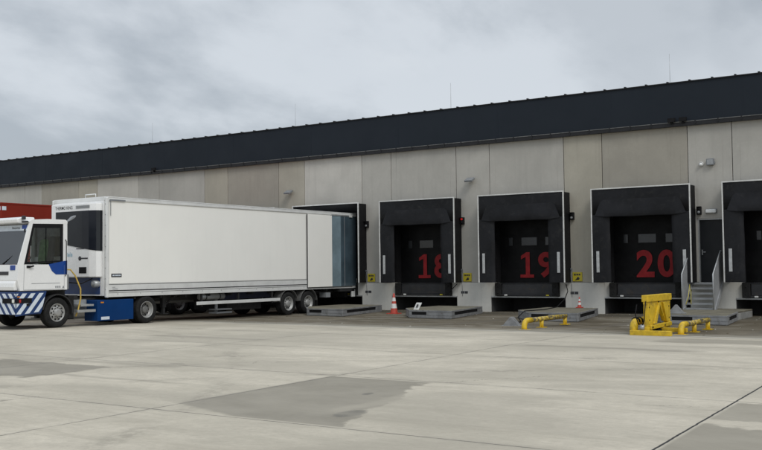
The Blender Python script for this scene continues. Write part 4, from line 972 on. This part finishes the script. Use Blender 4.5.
MB().box(XS+.02, XS+.026, -16.88, -16.82, .80, .89).build('side_lamp', 'lens_red', bump)
MB().box(XS+.0, XS+.012, -16.93, -16.84, .95, .98).build('indicator', 'lens_amber', bump)
MB().box(XS+.0, XS+.018, -16.62, -16.52, .70, .76).build('tow_eye_cover', 'black', bump)
# chassis, arch, wheels
MB().box(-26.3, -26.15, -16.8, -11.3, .60, .84).box(-25.35, -25.2, -16.8, -11.3, .60, .84).box(XI-.9, XS-.02, -16.85, -15.2, 1.11, 1.14).box(-26.9, -24.8, -15.15, -14.6, .84, .95).build('chassis', 'chassis', tk)
MB().box(-26.8, XS-.35, -16.6, -15.0, .95, 1.11).build('cab_floor', 'chassis', tk)
am = MB(); n = 12; vs = []
for k in range(n+1):
    th = R(-5+175*k/n)
    for rr in (.52, .56):
        for xx in (XS-.01, XS-.42): vs.append((xx, -15.51+rr*math.cos(th), .46+rr*math.sin(th)))
am.add(vs, [f_ for k in range(n) for f_ in ((4*k, 4*k+1, 4*k+5, 4*k+4), (4*k+2, 4*k+6, 4*k+7, 4*k+3), (4*k, 4*k+4, 4*k+6, 4*k+2), (4*k+1, 4*k+3, 4*k+7, 4*k+5))]); am.build('mudguard', 'chassis', tk)
for (xo, sd) in ((XS-.03, 1), (XS-2.42, -1)): wheel(tk, xo, -15.51, .455, .455, .30, 'front', sd)
for (xo, sd) in ((XS-.03, 1), (XS-2.42, -1)):
    wheel(tk, xo, -11.97, gz(-12)+.45, .45, .28, 'deep', sd); wheel(tk, xo-sd*.32, -11.97, gz(-12)+.45, .45, .28, 'deep', sd)
for yy in (-15.51, -11.97): MB().tube([(-26.7, yy, .42), (-24.9, yy, .42)], .09, 10).build('axle', 'chassis', tk)
bt = MB().box(XS-.65, XS-.02, -14.02, -12.56, .12, .775).build('side_tank', 'tank_blue', tk, bevel=.015)
MB().box(XS-.02, XS-.014, -13.88, -13.55, .16, .25).build('tank_label', 'stripe', bt)
MB().box(XS-.02, XS-.012, -13.9, -13.78, .68, .72).build('reflector', 'lens_amber', bt)
MB().box(XS-.6, XS-.06, -14.75, -14.06, .42, .50).box(XS-.6, XS-.5, -14.75, -14.06, .50, .80).box(XS-.55, XS-.1, -14.6, -14.1, .60, .66).build('step', 'alu_dark', tk)
MB().box(XS-.50, XS-.12, -15.05, -14.85, .25, .95).build('mud_flap', 'rubber', tk)
MB().tube([(-24.75, -15.1, 1.75), (-24.7, -14.95, 1.74), (-24.66, -14.80, 1.55), (-24.64, -14.62, 1.15), (-24.66, -14.60, .85), (-24.70, -14.66, .50), (-24.74, -14.72, .30)], .024, 8).build('air_hose', 'hose', tk)
MB().tube([(-25.0, -15.1, 1.65), (-25.0, -14.8, 1.35), (-25.0, -14.3, 1.3), (-25.1, -13.8, 1.45)], .02, 8).build('cable', 'black', tk)
MB().box(-25.2, -24.7, -15.18, -15.0, 1.14, 1.6).build('rear_box', 'grey_plastic', tk, bevel=.02)
MB().prism([(-26.2, -12.9, .84), (-26.2, -11.4, .84), (-26.2, -11.6, .98), (-26.2, -12.6, .98)], (.9, 0, 0)).build('fifth_wheel', 'chassis', tk)

# ------------------------------------------------------------------ red trailer behind
rt_ = thing('red_trailer', (-30.6, -7, -.1), 'dark red curtain sided trailer parked behind the white cab', 'trailer')
rx0, rx1 = -31.9, -29.28
MB().box(rx0, rx1, -14.2, -.1, 1.15, 4.02).build('body', 'red_trailer', rt_, bevel=.03)
MB().box(rx0-.01, rx1+.012, -14.22, -.1, 4.0, 4.06).build('top_rail', 'red_trailer', rt_, bevel=.01)
MB().box(rx0-.01, rx1+.012, -14.22, -.1, 1.02, 1.16).build('side_rail', 'alu_dark', rt_)
MB().box(rx1+.002, rx1+.010, -14.18, -14.02, 3.80, 3.93).box(rx1-1.3, rx1-.05, -14.212, -14.202, 3.80, 3.93).build('white_panel', 'stripe', rt_)
for k in range(10): MB().box(rx1+.0, rx1+.03, -13.8+k*1.4, -13.76+k*1.4, 1.1, 1.45).build('curtain_strap', 'ink_grey', rt_)
MB().box(-31.1, -30.98, -13.4, -.4, .7, 1.05).box(-30.2, -30.08, -13.4, -.4, .7, 1.05).build('chassis', 'chassis', rt_)
for yy in (-5.9, -4.6, -3.3):
    for (xo, sd) in ((rx1-.02, 1), (rx0+.02, -1)): wheel(rt_, xo, yy, gz(yy)+.48, .48, .36, 'trailer', sd, 'rim_dark')
for x in (-29.7, -31.5): MB().box(x-.07, x+.07, -11.2, -11.05, -.05, 1.0).box(x-.15, x+.15, -11.28, -10.98, gz(-11), gz(-11)+.03).build('landing_leg', 'chassis', rt_)

# ------------------------------------------------------------------ litter: leaves and grit blown against the plinth
lt = MB()
for k in range(520):
    x = random.uniform(-24, -4); y = random.choice((random.uniform(-10, -1), random.uniform(-.5, -.06), random.uniform(-2, -.1))); sz = random.uniform(.012, .045); z = gz(y)+.012
    a_ = random.uniform(0, 6.3); c_, s_ = math.cos(a_)*sz, math.sin(a_)*sz
    lt.add([(x+c_, y+s_, z), (x-s_, y+c_, z+random.uniform(0, .015)), (x-c_*.8, y-s_*.8, z), (x+s_*.7, y-c_*.7, z+random.uniform(0, .012))], [(0, 1, 2, 3)], random.choice((0, 1, 1)))
o = lt.build('litter', ['litter', 'leaf'], kind='stuff')
o['label'] = 'scattered dead leaves and scraps on the dock apron'; o['category'] = 'litter'

# give each top-level thing a clean set of properties
for o in bpy.data.objects:
    if '_o' in o: del o['_o']
